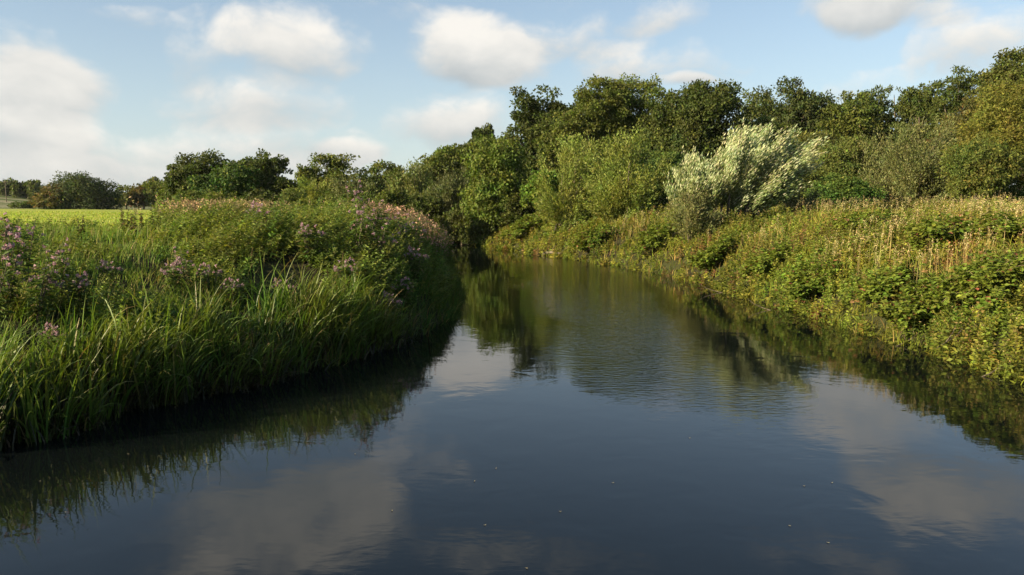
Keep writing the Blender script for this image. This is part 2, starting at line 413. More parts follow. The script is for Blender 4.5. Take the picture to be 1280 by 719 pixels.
def ground_mat():
    m, nt, N, L = mat_new('meadow_ground')
    out = N('ShaderNodeOutputMaterial'); p = N('ShaderNodeBsdfPrincipled'); p.inputs['Roughness'].default_value = .95
    p.inputs['Specular IOR Level'].default_value = .1
    geo = N('ShaderNodeNewGeometry'); sep = N('ShaderNodeSeparateXYZ'); L(geo.outputs['Position'], sep.inputs[0])
    n1 = N('ShaderNodeTexNoise'); n1.inputs['Scale'].default_value = .35; n1.inputs['Detail'].default_value = 6; L(geo.outputs['Position'], n1.inputs['Vector'])
    mp = N('ShaderNodeMapping'); mp.inputs['Scale'].default_value = (.03, .16, .1); L(geo.outputs['Position'], mp.inputs[0])
    n2 = N('ShaderNodeTexNoise'); n2.inputs['Scale'].default_value = 1; n2.inputs['Detail'].default_value = 5; L(mp.outputs[0], n2.inputs['Vector'])
    n3 = N('ShaderNodeTexNoise'); n3.inputs['Scale'].default_value = 6; n3.inputs['Detail'].default_value = 4; L(geo.outputs['Position'], n3.inputs['Vector'])
    soil = N('ShaderNodeValToRGB'); L(n1.outputs['Fac'], soil.inputs[0])
    soil.color_ramp.elements[0].position = .35; soil.color_ramp.elements[0].color = (.02, .016, .01, 1)
    soil.color_ramp.elements[1].position = .7; soil.color_ramp.elements[1].color = (.035, .042, .014, 1)
    fld = N('ShaderNodeValToRGB'); L(n2.outputs['Fac'], fld.inputs[0])
    fld.color_ramp.elements[0].position = .3; fld.color_ramp.elements[0].color = (.26, .34, .045, 1)
    fld.color_ramp.elements[1].position = .7; fld.color_ramp.elements[1].color = (.40, .44, .09, 1)
    mm = N('ShaderNodeMix'); mm.data_type = 'RGBA'; mm.blend_type = 'MULTIPLY'; mm.inputs[0].default_value = .5
    L(fld.outputs[0], mm.inputs[6]); L(n3.outputs['Fac'], mm.inputs[7])
    sc = N('ShaderNodeMath'); sc.operation = 'MULTIPLY_ADD'; sc.inputs[1].default_value = 1; sc.inputs[2].default_value = 0
    # the mown field lies west of the river, beyond the bank strip
    fx = N('ShaderNodeMapRange'); fx.inputs[1].default_value = -9; fx.inputs[2].default_value = -13; L(sep.outputs[0], fx.inputs[0])
    fy = N('ShaderNodeMapRange'); fy.inputs[1].default_value = 30; fy.inputs[2].default_value = 38; L(sep.outputs[1], fy.inputs[0])
    fm = N('ShaderNodeMath'); fm.operation = 'MULTIPLY'; L(fx.outputs[0], fm.inputs[0]); L(fy.outputs[0], fm.inputs[1])
    fz = N('ShaderNodeMapRange'); fz.inputs[1].default_value = 205; fz.inputs[2].default_value = 190; L(sep.outputs[1], fz.inputs[0])
    fm2 = N('ShaderNodeMath'); fm2.operation = 'MULTIPLY'; L(fm.outputs[0], fm2.inputs[0]); L(fz.outputs[0], fm2.inputs[1])
    hillc = N('ShaderNodeValToRGB'); L(n2.outputs['Fac'], hillc.inputs[0])
    hillc.color_ramp.elements[0].position = .42; hillc.color_ramp.elements[0].color = (.07, .10, .03, 1)
    hillc.color_ramp.elements[1].position = .6; hillc.color_ramp.elements[1].color = (.22, .21, .13, 1)
    hy = N('ShaderNodeMapRange'); hy.inputs[1].default_value = 190; hy.inputs[2].default_value = 215; L(sep.outputs[1], hy.inputs[0])
    mh = N('ShaderNodeMix'); mh.data_type = 'RGBA'; L(hy.outputs[0], mh.inputs[0]); L(soil.outputs[0], mh.inputs[6]); L(hillc.outputs[0], mh.inputs[7])
    mx = N('ShaderNodeMix'); mx.data_type = 'RGBA'; L(fm2.outputs[0], mx.inputs[0]); L(mh.outputs[2], mx.inputs[6]); L(mm.outputs[2], mx.inputs[7])
    L(mx.outputs[2], p.inputs['Base Color'])
    b = N('ShaderNodeBump'); b.inputs['Strength'].default_value = .8; b.inputs['Distance'].default_value = .12; L(n3.outputs['Fac'], b.inputs['Height']); L(b.outputs[0], p.inputs['Normal'])
    L(p.outputs[0], out.inputs['Surface'])
    return m
tag(gt.build('ground', ground_mat(), smooth=True), kind='structure')

# ------------------------------------------------------------------ water
def water_mat():
    m, nt, N, L = mat_new('river_water')
    out = N('ShaderNodeOutputMaterial'); p = N('ShaderNodeBsdfPrincipled')
    p.inputs['Base Color'].default_value = (.003, .0045, .005, 1); p.inputs['Roughness'].default_value = .025; p.inputs['IOR'].default_value = 1.333
    geo = N('ShaderNodeNewGeometry')
    def nz(scale, st, det, dist=0):
        mp = N('ShaderNodeMapping'); mp.inputs['Scale'].default_value = st; L(geo.outputs['Position'], mp.inputs[0])
        n = N('ShaderNodeTexNoise'); n.inputs['Scale'].default_value = scale; n.inputs['Detail'].default_value = det; n.inputs['Distortion'].default_value = dist
        L(mp.outputs[0], n.inputs['Vector']); return n.outputs['Fac']
    # gentle swirls everywhere
    b1 = N('ShaderNodeBump'); b1.inputs['Strength'].default_value = 1; b1.inputs['Distance'].default_value = .0035
    L(nz(1.3, (1, 1.1, 1), 2, .6), b1.inputs['Height'])
    # wind ruffle: an elongated patch along the current
    mp = N('ShaderNodeMapping'); mp.inputs['Location'].default_value = (-3.1, -34, 0); L(geo.outputs['Position'], mp.inputs[0])
    mr = N('ShaderNodeMapping'); mr.inputs['Rotation'].default_value = (0, 0, 0); mr.inputs['Scale'].default_value = (1 / 2.7, 1 / 17, 0); L(mp.outputs[0], mr.inputs[0])
    ln = N('ShaderNodeVectorMath'); ln.operation = 'LENGTH'; L(mr.outputs[0], ln.inputs[0])
    wn = N('ShaderNodeMath'); wn.operation = 'MULTIPLY_ADD'; L(nz(.22, (1, .55, 1), 3), wn.inputs[0]); wn.inputs[1].default_value = 1.5; L(ln.outputs['Value'], wn.inputs[2])
    mk = N('ShaderNodeMapRange'); mk.interpolation_type = 'SMOOTHSTEP'; L(wn.outputs[0], mk.inputs[0]); mk.inputs[1].default_value = 2.1; mk.inputs[2].default_value = 1.35; mk.inputs[3].default_value = 0.01; mk.inputs[4].default_value = 1
    b2 = N('ShaderNodeBump'); b2.inputs['Distance'].default_value = .018; L(mk.outputs[0], b2.inputs['Strength'])
    L(nz(7, (.6, 1.25, 1), 3, .2), b2.inputs['Height']); L(b1.outputs[0], b2.inputs['Normal'])
    b3 = N('ShaderNodeBump'); b3.inputs['Strength'].default_value = 1; b3.inputs['Distance'].default_value = .0005
    L(nz(9, (.5, 1.3, 1), 2), b3.inputs['Height']); L(b2.outputs[0], b3.inputs['Normal'])
    L(b3.outputs[0], p.inputs['Normal'])
    L(p.outputs[0], out.inputs['Surface'])
    return m
gw = Geo()
gw.add(np.array([(-90, -60, 0), (40, -60, 0), (40, 440, 0), (-90, 440, 0)], float), np.array([[0, 1, 2, 3]]), np.ones((4, 3)) * .1)
tag(gw.build('river_water', water_mat()), kind='structure')

# ------------------------------------------------------------------ scatter
def scatter(rng, n, x0, x1, y0, y1, p=1.2, yref=14.0, margin=70):
    """random ground points in view, thinning out with distance"""
    x = rng.uniform(x0, x1, n); y = rng.uniform(y0, y1, n)
    k = rng.random(n) < np.minimum(1, (yref / np.maximum(y, 1)) ** p)
    x, y = x[k], y[k]
    px = 640 + F * x / np.maximum(y, .1)
    k = (px > -margin) & (px < 1280 + margin)
    x, y = x[k], y[k]
    d, left = river(x, y); z = height(x, y)
    return x, y, np.maximum(z, -.25), d, left

rng = np.random.default_rng(11)

# reeds along the left water's edge, in arching tussocks
x, y, z, d, left = scatter(rng, 60000, -16, -1, 7, 25, .5)
k = left & (d > -.55 * vnoise(x, y, 1.1, 10)) & (d < .8 + 1.0 * vnoise(x, y, 1.5, 9)) & (rng.random(len(x)) < -.15 + 1.5 * vnoise(x, y, .8, 8)) & (y < 20 + 2.5 * rng.random(len(x)))
x, y, z = x[k], y[k], z[k]
sel = rng.permutation(len(x))[:620]; x, y, z = x[sel], y[sel], z[sel]
hs_ = rng.uniform(.55, 1.15, len(x)) * (.62 + .6 * vnoise(x, y, 1.3, 12)); tc_ = cols(rng, len(x), (1, 1, 1), .2)
q = rng.integers(6, 15, len(x)); ix = np.repeat(np.arange(len(x)), q); n = len(ix)
print('reeds', n)
x, y, z = x[ix] + rng.normal(0, .07, n), y[ix] + rng.normal(0, .07, n), z[ix]
Lr = rng.uniform(.75, 1.65, n) * hs_[ix] * (1 - .4 * sstep(17, 24, y))
g = Geo()
V, Fq, C, X = blades(rng, np.stack([x, y, np.maximum(z, -.2)], 1), Lr * 1.0, rng.normal(-.25, 1.15, n), np.abs(rng.normal(.16, .14, n)), np.abs(rng.normal(1.25, .75, n)), rng.uniform(.018, .048, n),
                     cols(rng, n, (.062, .105, .016), .2) * tc_[ix], segs=8, power=1.9, tipcol=cols(rng, n, (.13, .19, .03), .2, (.26, .2, .08), .12))  # blades coloured dark below, brighter at tips: painted shade and sunlit tops; some tips dry
g.add(V, Fq, C)
k = rng.random(n) < .09; m_ = int(k.sum())      # broken and yellowed blades
V, Fq, C, X = blades(rng, np.stack([x[k], y[k], np.maximum(z[k], -.1)], 1), rng.uniform(.6, 1.3, m_), rng.uniform(0, 6.283, m_), np.abs(rng.normal(.5, .3, m_)), np.abs(rng.normal(1.8, .5, m_)), rng.uniform(.015, .035, m_),
                     cols(rng, m_, (.13, .1, .04), .25), segs=6, power=3)
g.add(V, Fq, C)
kk = rng.integers(0, n, 9000); m_ = len(kk)  # short dark litter blades, their colour standing in for deep shade at reed bases
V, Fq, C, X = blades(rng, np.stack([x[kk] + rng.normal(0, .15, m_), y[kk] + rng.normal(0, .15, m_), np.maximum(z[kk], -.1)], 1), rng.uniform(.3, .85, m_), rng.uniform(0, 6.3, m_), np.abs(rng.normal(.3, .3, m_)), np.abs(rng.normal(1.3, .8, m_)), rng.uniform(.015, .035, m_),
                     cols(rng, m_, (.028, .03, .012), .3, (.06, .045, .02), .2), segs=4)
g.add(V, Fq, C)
tag(g.build('reeds', M_GRASS), 'tall arching green reeds along the shaded left water edge', 'reeds', kind='stuff')

# soft grass hanging over the left bank further on
x, y, z, d, left = scatter(rng, 160000, -12, 0, 17, 64, .8, 20)
k = left & (d > -.3) & (d < 1.1 + .6 * vnoise(x, y, 2, 23)) & (rng.random(len(x)) < 1.3 * vnoise(x, y, .9, 22)); x, y, z = x[k], y[k], z[k]
sel = rng.permutation(len(x))[:12000]; x, y, z = x[sel], y[sel], z[sel]; n = len(x)
g = Geo()
V, Fq, C, X = blades(rng, np.stack([x, y, z], 1), rng.uniform(.4, .85, n), rng.normal(-.1, 1.2, n), np.abs(rng.normal(.25, .2, n)), np.abs(rng.normal(1.3, .5, n)), rng.uniform(.01, .02, n) * (1 + y / 50),
                     cols(rng, n, (.07, .115, .022), .22, (.17, .15, .05), .12), segs=4)
g.add(V, Fq, C)
tag(g.build('overhanging_grass', M_DULL), 'soft dark grass drooping over the far part of the left bank', 'grass', kind='stuff')

# low grass hollow of the left bank and the field edge
x, y, z, d, left = scatter(rng, 240000, -28, 0, 12, 40, 1.2, 16)
line = -1.9 - .37 * y
k = left & (d > 1.4) & (x < line + 1.2 + 2.0 * rng.random(len(x))) & (rng.random(len(x)) < 1.3 * vnoise(x, y, 1.2, 31)); x, y, z, d, line = x[k], y[k], z[k], d[k], line[k]
sel = rng.permutation(len(x))[:34000]; x, y, z, d, line = x[sel], y[sel], z[sel], d[sel], line[sel]; n = len(x)
g = Geo()
V, Fq, C, X = blades(rng, np.stack([x, y, z - .03], 1), rng.uniform(.3, .75, n) * (.5 + .8 * vnoise(x, y, 2.2, 33)) * np.interp(y, [24, 40], [1, .45]), rng.normal(.1, 1.4, n), np.abs(rng.normal(.2, .2, n)), np.abs(rng.normal(.8, .5, n)), rng.uniform(.009, .016, n) * (1 + y / 40),
                     cols(rng, n, (.12, .175, .035), .22, (.24, .22, .09), .18), segs=3)
g.add(V, Fq, C)
tag(g.build('rough_grass', M_DULL), 'rough green grass in the hollow between the reeds and the mown field', 'grass', kind='stuff')

# mown field: short stubble-like grass giving the near part its texture
x = rng.uniform(-80, -10, 90000); y = rng.uniform(34, 130, 90000)
px = 640 + F * x / y; k = (px > -30) & (px < 330) & (rng.random(len(x)) < np.minimum(1, (45 / y) ** 1.5)); x, y = x[k], y[k]
d, left = river(x, y); k = left & (d > 9); x, y = x[k], y[k]; z = height(x, y); n = len(x)
g = Geo()
V, Fq, C, X = blades(rng, np.stack([x, y, z - .02], 1), rng.uniform(.1, .22, n), rng.uniform(0, 6.3, n), np.abs(rng.normal(.2, .2, n)), np.abs(rng.normal(.5, .4, n)), rng.uniform(.02, .04, n) * (1 + y / 60),
                     cols(rng, n, (.21, .28, .04), .15, (.36, .35, .11), .2), segs=2)
g.add(V, Fq, C)
tag(g.build('field_grass', M_DULL), 'short bright yellow-green grass of the sunlit field', 'grass', kind='stuff')

# nettles and willowherb in leaning drifts on the left bank
x, y, z, d, left = scatter(rng, 70000, -34, 0, 15, 66, 1.1, 17)
line = -1.9 - .37 * y + 2.2 * (vnoise(x, y, 4, 40) - .5) + 1.2 * sstep(26, 34, y)
drift = vnoise(x * .8 + y * .3, y * .55, 1.6, 41)
k = left & (d > .75 - .65 * sstep(18, 24, y)) & ((x > line) | ((rng.random(len(x)) < .22) & (y < 34))) & (drift > .2 * rng.random(len(x)) + .24); x, y, z, d, drift, line = x[k], y[k], z[k], d[k], drift[k], line[k]
sel = rng.permutation(len(x))[:11000]; x, y, z, d, drift, line = x[sel], y[sel], z[sel], d[sel], drift[sel], line[sel]; n = len(x)
print('nettles', n)
g = Geo(); gs = Geo()
dr2 = vnoise(x * .75 - y * .35, y * .5 + x * .25, .95, 47)
Lh = np.where(x > line, 1, .6) * np.where(rng.random(n) < .07, 1.22, 1) * (.42 + .78 * dr2) * (.5 + 1.1 * drift) * rng.uniform(.75, 1.15, n) * np.interp(d, [0, 1, 2.5, 5], [.6, .85, 1, 1.05])
colh = cols(rng, n, (.095, .135, .026), .15, (.15, .18, .035), .3)
colh *= (.8 + .5 * vnoise(x, y, 3.5, 43))[:, None]
herbs(rng, g, np.stack([x, y, z - .05], 1), Lh, rng.normal(.15, .5, n), np.abs(rng.normal(.5, .16, n)), 30, .12 * (1 + y / 70), .045 * (1 + y / 70), colh, t0=.12,
      gs=gs, seedcol=(.12, .13, .045), seedn=3, seedl=.045)
tag(g.build('nettle_bed', M_LEAF), 'dense dark green nettles and willowherb leaning over the left bank', 'nettles', kind='stuff')
tag(gs.build('nettle_seed_tassels', M_SEED), 'pale buff seed tassels at the tips of the left bank nettles', 'seed heads', kind='stuff')

# pink and russet seed-headed drifts on the crest of the left bank
def drift_heads(name, label, pts, n, L, headcol, leafcol, seed):
    r2 = np.random.default_rng(seed); P = []
    for (px, Y, sx, sy, w) in pts:
        m = int(n * w); P.append(np.stack([px / 1000 * Y - .64 * Y + r2.normal(0, sx, m), Y + r2.normal(0, sy, m)], 1))
    P = np.concatenate(P); d, left = river(P[:, 0], P[:, 1]); P = P[(d > .4)]
    z = height(P[:, 0], P[:, 1]); m = len(P); g = Geo(); gs = Geo()
    herbs(r2, g, np.stack([P[:, 0], P[:, 1], z], 1), r2.uniform(.8, 1.15, m) * L, r2.normal(.1, .6, m), np.abs(r2.normal(.22, .12, m)), 12, .12 + P[:, 1] * .001, .035 + P[:, 1] * .0004,
          cols(r2, m, leafcol, .2), gs=gs, seedcol=headcol, seedn=5, seedt=.6, seedl=.045 + .0012 * P[:, 1].mean())
    root = empty(name, (P[:, 0].mean(), P[:, 1].mean(), z.mean()))
    tag(root, label, 'wildflowers', kind='stuff')
    org = tuple(root.location)
    g.build('foliage', M_LEAF, root, origin=org); gs.build('seed_heads', M_SEED, root, origin=org)
drift_heads('russet_grass_drift', 'pinkish brown seeding grass on the left crest below the round trees',
            [(238, 37, .4, 2, .2), (258, 38, .5, 2, .3), (285, 40, .8, 2, .3), (315, 42, .8, 2, .2)], 1000, 1.32, (.33, .24, .14), (.15, .15, .06), 5)
drift_heads('pink_willowherb_drift', 'salmon pink willowherb on the far tip of the left bank beside the water',
            [(470, 37, 1.0, 2, .25), (505, 36, .9, 2, .35), (532, 35, .7, 1.5, .25), (548, 32, .4, 2, .15)], 1300, 1.25, (.27, .17, .125), (.10, .12, .03), 6)

# right bank: patchwork of grass, herbs and brambles
x, y, z, d, left = scatter(rng, 480000, -16, 30, 11, 92, 1.15, 18)
z = np.maximum(z, -.08); k = (~left) & (d > -.5) & (d < 16 + y * .3); x, y, z, d = x[k], y[k], z[k], d[k]
A = vnoise(x, y, 2.6, 51); B = vnoise(x, y, 1.3, 52); Cn = vnoise(x, y, 5.0, 53)
gold = sstep(.40, .62, A) * .8 + .15
hmul = (.45 + .75 * B) * np.interp(d, [0, 1, 4], [.8, 1, 1])
k = (rng.random(len(x)) < (.2 + .6 * gold)) & (y < 70 + 3 * B) & (x > -3.5)
sel = np.nonzero(k)[0]; sel = sel[rng.permutation(len(sel))[:85000]]; xx, yy, zz = x[sel], y[sel], z[sel]; n = len(sel)
print('right grass', n)
cg = cols(rng, n, (.185, .205, .028), .2); ch = cols(rng, n, (.30, .22, .075), .2)
mixf = (rng.random(n) < (.12 + .55 * sstep(.5, .75, A[sel]) * sstep(.35, .65, Cn[sel])) * np.interp(d[sel], [0, 1.2, 3], [.25, .6, 1])); cg[mixf] = ch[mixf]
cg *= ((.75 + .5 * vnoise(xx, yy, .9, 55)) * (.75 + .5 * vnoise(xx, yy, 3.4, 56)))[:, None]
g = Geo()
V, Fq, C, X = blades(rng, np.stack([xx, yy, zz - .04], 1), rng.uniform(.4, .95, n) * (.5 + .75 * B[sel]) * np.interp(d[sel], [0, 1.5], [.75, 1]), rng.uniform(0, 6.283, n), np.abs(rng.normal(.3, .25, n)), np.abs(rng.normal(1.1, .7, n)),
                     rng.uniform(.009, .016, n) * (1 + yy / 36), cg, segs=3)
g.add(V, Fq, C)
tag(g.build('bank_grass', M_DULL), 'sunlit green and straw coloured grass covering the right bank', 'grass', kind='stuff')

k = (rng.random(len(x)) < .30 * (1.25 - gold) + .03)
sel = np.nonzero(k)[0]; sel = sel[rng.permutation(len(sel))[:15000]]; xx, yy, zz = x[sel], y[sel], z[sel]; n = len(sel)
print('right herbs', n)
g = Geo(); gs = Geo()
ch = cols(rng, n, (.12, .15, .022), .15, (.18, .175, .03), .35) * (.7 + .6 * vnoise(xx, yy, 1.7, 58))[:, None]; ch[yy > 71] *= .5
red = rng.random(n) < .05 + .3 * sstep(.6, .8, vnoise(xx, yy, 2.0, 57)); ch[red] = cols(rng, int(red.sum()), (.17, .11, .045), .2)
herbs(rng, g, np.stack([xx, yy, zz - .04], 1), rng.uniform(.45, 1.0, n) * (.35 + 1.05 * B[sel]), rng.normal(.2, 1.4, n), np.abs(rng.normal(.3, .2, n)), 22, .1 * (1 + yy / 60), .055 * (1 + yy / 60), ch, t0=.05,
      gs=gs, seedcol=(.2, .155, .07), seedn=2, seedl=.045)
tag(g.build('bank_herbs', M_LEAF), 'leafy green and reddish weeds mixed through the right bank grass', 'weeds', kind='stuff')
tag(gs.build('bank_seed_tips', M_SEED), 'brown seed tips above the right bank weeds', 'seed heads', kind='stuff')

# tall pale grass stalks with seed heads, right bank crest
x2, y2, z2, d2, l2 = scatter(rng, 60000, 0, 34, 15, 60, 1.0, 20)
k = (~l2) & (d2 > 1.2) & (d2 < 22) & (vnoise(x2, y2, 2.2, 61) > .58); x2, y2, z2 = x2[k][:1300], y2[k][:1300], z2[k][:1300]; n = len(x2)
g = Geo(); gs = Geo()
herbs(rng, g, np.stack([x2, y2, z2], 1), rng.uniform(.8, 1.25, n), rng.normal(.1, .9, n), np.abs(rng.normal(.22, .14, n)), 3, .1, .012, cols(rng, n, (.3, .25, .1), .2), colS=(.32, .26, .11),
      gs=gs, seedcol=(.38, .32, .17), seedn=14, seedt=.8, seedl=.035)
gs.V += g.V; gs.F += [f + gs.n for f in g.F]; gs.C += g.C
tag(gs.build('straw_grass_stalks', M_SEED), 'tall straw coloured flowering grass stalks on top of the right bank', 'grass', kind='stuff')

# ------------------------------------------------------------------ bramble bushes on the right bank
def bramble(px, py, Y, rad, h, label, seed, base=(.12, .165, .025)):
    r2 = np.random.default_rng(seed)
    gx = (px - 640) / 1000 * Y; gz = float(height(np.array([gx]), np.array([Y]))[0])
    if gz < 0: gz = 0.0
    root = empty('bramble_bush', (gx, Y, gz)); tag(root, label, 'bramble', 'bramble bushes on the right bank')
    g = Geo(); gs = Geo(); arcs = 46
    for i in range(arcs):
        a = r2.uniform(0, 6.283); rr = rad * r2.uniform(.5, 1.05); hh = h * r2.uniform(.6, 1.05)
        p0 = np.array([r2.normal(0, .15), r2.normal(0, .15), 0]); t = np.linspace(0, 1, 9)
        P = np.stack([p0[0] + np.cos(a) * rr * t ** 1.1, p0[1] + np.sin(a) * rr * t ** 1.1, hh * np.sin(np.minimum(t * 1.9, 2.6)) ** .8 + 0 * t], 1)
        gnd = height(P[:, 0] + gx, P[:, 1] + Y) - gz
        P[:, 2] += np.maximum(gnd, -gz) * .8
        if i % 2 == 0: tube(gs, P, np.linspace(.012, .005, 9), (1.6, .9, .7), 4)
        m = 26; tt = r2.uniform(.15, 1, m) * 8; ii = np.minimum(tt.astype(int), 7); ff = (tt - ii)[:, None]
        c = P[ii] * (1 - ff) + P[ii + 1] * ff + r2.normal(0, .08, (m, 3))
        for s in (-.9, 0, .9):          # trifoliate leaves
            aa = r2.uniform(0, 6.28, m) * 0 + a + s + r2.normal(0, .9, m)
            D = unit(np.stack([np.cos(aa), np.sin(aa), r2.normal(-.1, .3, m)], 1))
            N = unit(np.stack([r2.normal(0, .4, m), r2.normal(0, .4, m), np.ones(m)], 1) + unit(c) * .5)
            sc = r2.uniform(.08, .13, m) * (1 + Y / 70)
            V, Fq, C = quads(c, D, N, sc, sc * .8, cols(r2, m, base, .2, (.2, .09, .05), .04), mid=.5)
            g.add(V, Fq, C)
    g.build('foliage', M_LEAF, root); gs.build('canes', M_BARK, root)
BR = [(1150, 400, 20.3, .9, .9, 'dense bramble bush overhanging the water by the bare broken branch'),
      (1235, 410, 19.0, 1.0, 1.1, 'bright green bramble mound at the right edge above the dead branch'),
      (1110, 390, 22.6, .7, .7, 'small bramble clump left of the bare branch at the water'),
      (1270, 335, 22.5, 1.1, 1.0, 'darker bramble mound high on the bank at the right edge'),
      (1010, 370, 26.5, .9, .8, 'bramble clump low on the bank between two straw grass patches'),
      (960, 345, 30.5, .9, .9, 'low bramble hanging over the waterline below the silver willow'),
      (1180, 340, 24.5, 1.1, .8, 'wide low bramble patch half way up the right slope'),
      (1080, 300, 31, 1.3, .8, 'bramble patch near the top of the bank in front of the pale bushy willow'),
      (890, 325, 36.5, 1.0, 1.0, 'rounded bramble at the water below the left side of the silver willow'),
      (820, 310, 44, 1.2, 1.1, 'bramble over the water in front of the yellow-green willows'),
      (740, 305, 50.5, 1.2, 1.1, 'small green bramble by the water right of the driftwood'),
      (655, 290, 62, 1.5, 1.3, 'far bright green bramble at the tip where the river bends')]
for i, (px, py, Y, rad, h, lb) in enumerate(BR):
    bramble(px, py, Y, rad, h, lb, 700 + i)

# ------------------------------------------------------------------ balsam plants with pink flowers
def balsam_proto(seed, h):
    r2 = np.random.default_rng(seed)
    root = empty('balsam_plant', (0, 0, 0)); g = Geo(); gs = Geo(); gf = Geo()
    br = 7
    P0 = np.array([[0, 0, 0.]]); stems = []
    for i in range(br):
        a = r2.uniform(0, 6.283); ln = h * r2.uniform(.7, 1.0); le = r2.uniform(.05, .4)
        t = np.linspace(0, 1, 6)
        P = np.stack([np.cos(a) * le * ln * t ** 1.3 + .12 * t * ln, np.sin(a) * le * ln * t ** 1.3, ln * t * (1 - .12 * le * t)], 1)
        tube(gs, P, np.linspace(.014, .005, 6), (2.2, 1.0, .9), 5)
        m = 64; tt = r2.uniform(.15, .98, m) * 5; ii = np.minimum(tt.astype(int), 4); ff = (tt - ii)[:, None]
        c = P[ii] * (1 - ff) + P[ii + 1] * ff
        aa = r2.uniform(0, 6.283, m)
        D = unit(np.stack([np.cos(aa), np.sin(aa), r2.normal(-.15, .35, m)], 1)); N = unit(np.stack([r2.normal(0, .4, m), r2.normal(0, .4, m), np.ones(m)], 1))
        c = c + D * r2.uniform(0, .12, (m, 1))
        sc = r2.uniform(.1, .19, m)
        g.add(*quads(c, D, N, sc, sc * .34, cols(r2, m, (.075, .12, .028), .2, (.15, .13, .05), .12)))
        for q in range(r2.integers(2, 5)):
            fc = P[-1] + r2.normal(0, .07, 3) + np.array([0, 0, .03]) + (P[-2] - P[-1]) * r2.uniform(0, .9)
            m = 18
            D = unit(r2.normal(0, 1, (m, 3)) + np.array([0, 0, .2])); N = unit(r2.normal(0, 1, (m, 3)))
            c = fc + D * .004 + r2.normal(0, .008, (m, 3))
            gf = Geo(); gf.add(*quads(c, D, N, r2.uniform(.02, .045, m), r2.uniform(.018, .03, m), cols(r2, m, (.34, .2, .24), .2, (.44, .36, .37), .3), mid=.6)); gf.build('flower_cluster', M_PETAL, root)
    g.build('foliage', M_LEAF, root); gs.build('stems', M_BARK, root, smooth=True)
    return root
protos = [balsam_proto(900, 1.25), balsam_proto(901, 1.5), balsam_proto(902, 1.0)]
used = [False] * 3
GRPB = 'pink flowering balsam plants on the left bank'
BS = [ # px, Y, proto, scale, label
 (6, 15.2, 1, 1.15, 'tallest pink flowering balsam at the left edge of the picture'),
 (40, 14.8, 0, 1.1, 'pink balsam in the left corner just behind the reeds'),
 (-15, 14.2, 0, 1.1, 'pink balsam cut by the left picture edge'),
 (70, 16.5, 1, .95, 'pink balsam right of the tallest balsam at the left edge'),
 (30, 16.8, 1, 1.05, 'pink balsam standing behind the left corner balsams against the field'),
 (95, 15.6, 2, .95, 'low pink balsam near the dark hollow behind the reeds'),
 (55, 13.6, 2, .8, 'short pink balsam rooted at the reeds in the left corner'),
 (18, 18.6, 0, 1.1, 'slender balsam far left with faded brown tops against the field'),
 (235, 18.6, 0, .95, 'pink balsam in the middle of the left bank, tallest of its row above the reeds'),
 (212, 17.8, 2, .95, 'pink balsam at the left end of the row above the reeds'),
 (262, 18.2, 2, .95, 'pink balsam just right of the tallest one in the row above the reeds'),
 (292, 18.0, 2, .9, 'small pink balsam at the right end of the row above the reeds'),
 (348, 18.7, 2, .85, 'lone small pink balsam between the balsam row and the river tip'),
 (445, 22.5, 1, .85, 'pink balsam high on the leaning nettles near the river tip'),
 (470, 22.8, 0, .8, 'pink balsam on the shaded slope above the overhanging grass'),
 (482, 20.5, 2, .7, 'low pink balsam close over the shaded water'),
 (500, 21.8, 2, .7, 'low pink balsam on the shaded slope, the rightmost near one'),
 (430, 20.6, 2, .7, 'low pink balsam at the upper edge of the reeds'),
 (505, 27, 0, .9, 'pink balsam in the dark slope below the salmon willowherb'),
 (525, 30, 0, .9, 'far pink balsam at the tip of the left bank'),
 (385, 21.5, 2, .75, 'small pink balsam in the nettles above the middle of the reeds'),
 (320, 23, 2, .9, 'pink balsam deeper in the nettle bed behind the balsam row'),
 (130, 17.4, 2, .8, 'small pink balsam on the near rim of the grassy hollow'),
 (515, 24, 2, .8, 'pink balsam near the waterline of the shaded tip'),
 (462, 26, 0, .9, 'pink balsam half way up the shaded tip of the left bank'),
 (440, 30, 1, 1.0, 'pink balsam with pale flowers on the sunny crest of the left bank'),
]
rb = np.random.default_rng(77)
for i, (px, Y, pr, s, lb) in enumerate(BS):
    o = protos[pr] if not used[pr] else copy_tree(protos[pr]); used[pr] = True
    gx = (px - 640) / 1000 * Y; gz = float(height(np.array([gx]), np.array([Y]))[0])
    o.location = (gx, Y, max(gz, 0) - .03); o.rotation_euler = (0, 0, float(rb.uniform(0, 6.28))); s2 = s * (1.5 if Y > 20 and px > 300 else 1.0) * float(rb.uniform(.95, 1.05)); o.scale = (s2, s2, s2)
    tag(o, lb, 'balsam', GRPB)

# dark dock / foxglove-like spikes against the field
def spike(seed, h):
    r2 = np.random.default_rng(seed); root = empty('dock_spike', (0, 0, 0)); g = Geo(); gs = Geo()
    for i in range(3):
        a = r2.uniform(0, 6.28); hh = h * r2.uniform(.7, 1)
        P = np.stack([np.cos(a) * .12 * np.linspace(0, 1, 6) * hh, np.sin(a) * .12 * np.linspace(0, 1, 6) * hh, np.linspace(0, hh, 6)], 1)
        tube(gs, P, np.linspace(.012, .005, 6), (1, .8, .6), 5)
        m = 60; t = r2.uniform(.15, 1, m); c = P[0] + (P[-1] - P[0]) * t[:, None]; aa = r2.uniform(0, 6.28, m)
        D = unit(np.stack([np.cos(aa), np.sin(aa), r2.normal(.4, .3, m)], 1)); N = unit(r2.normal(0, .4, (m, 3)) + np.array([0, 0, 1]))
        sc = .17 * (1.1 - t) + .05
        g.add(*quads(c, D, N, sc, sc * .45, cols(r2, m, (.05, .075, .02), .2, (.12, .07, .03), .25)))
    g.build('foliage', M_LEAF, root); gs.build('stems', M_BARK, root); return root
sp = spike(33, 1.35); usedsp = False
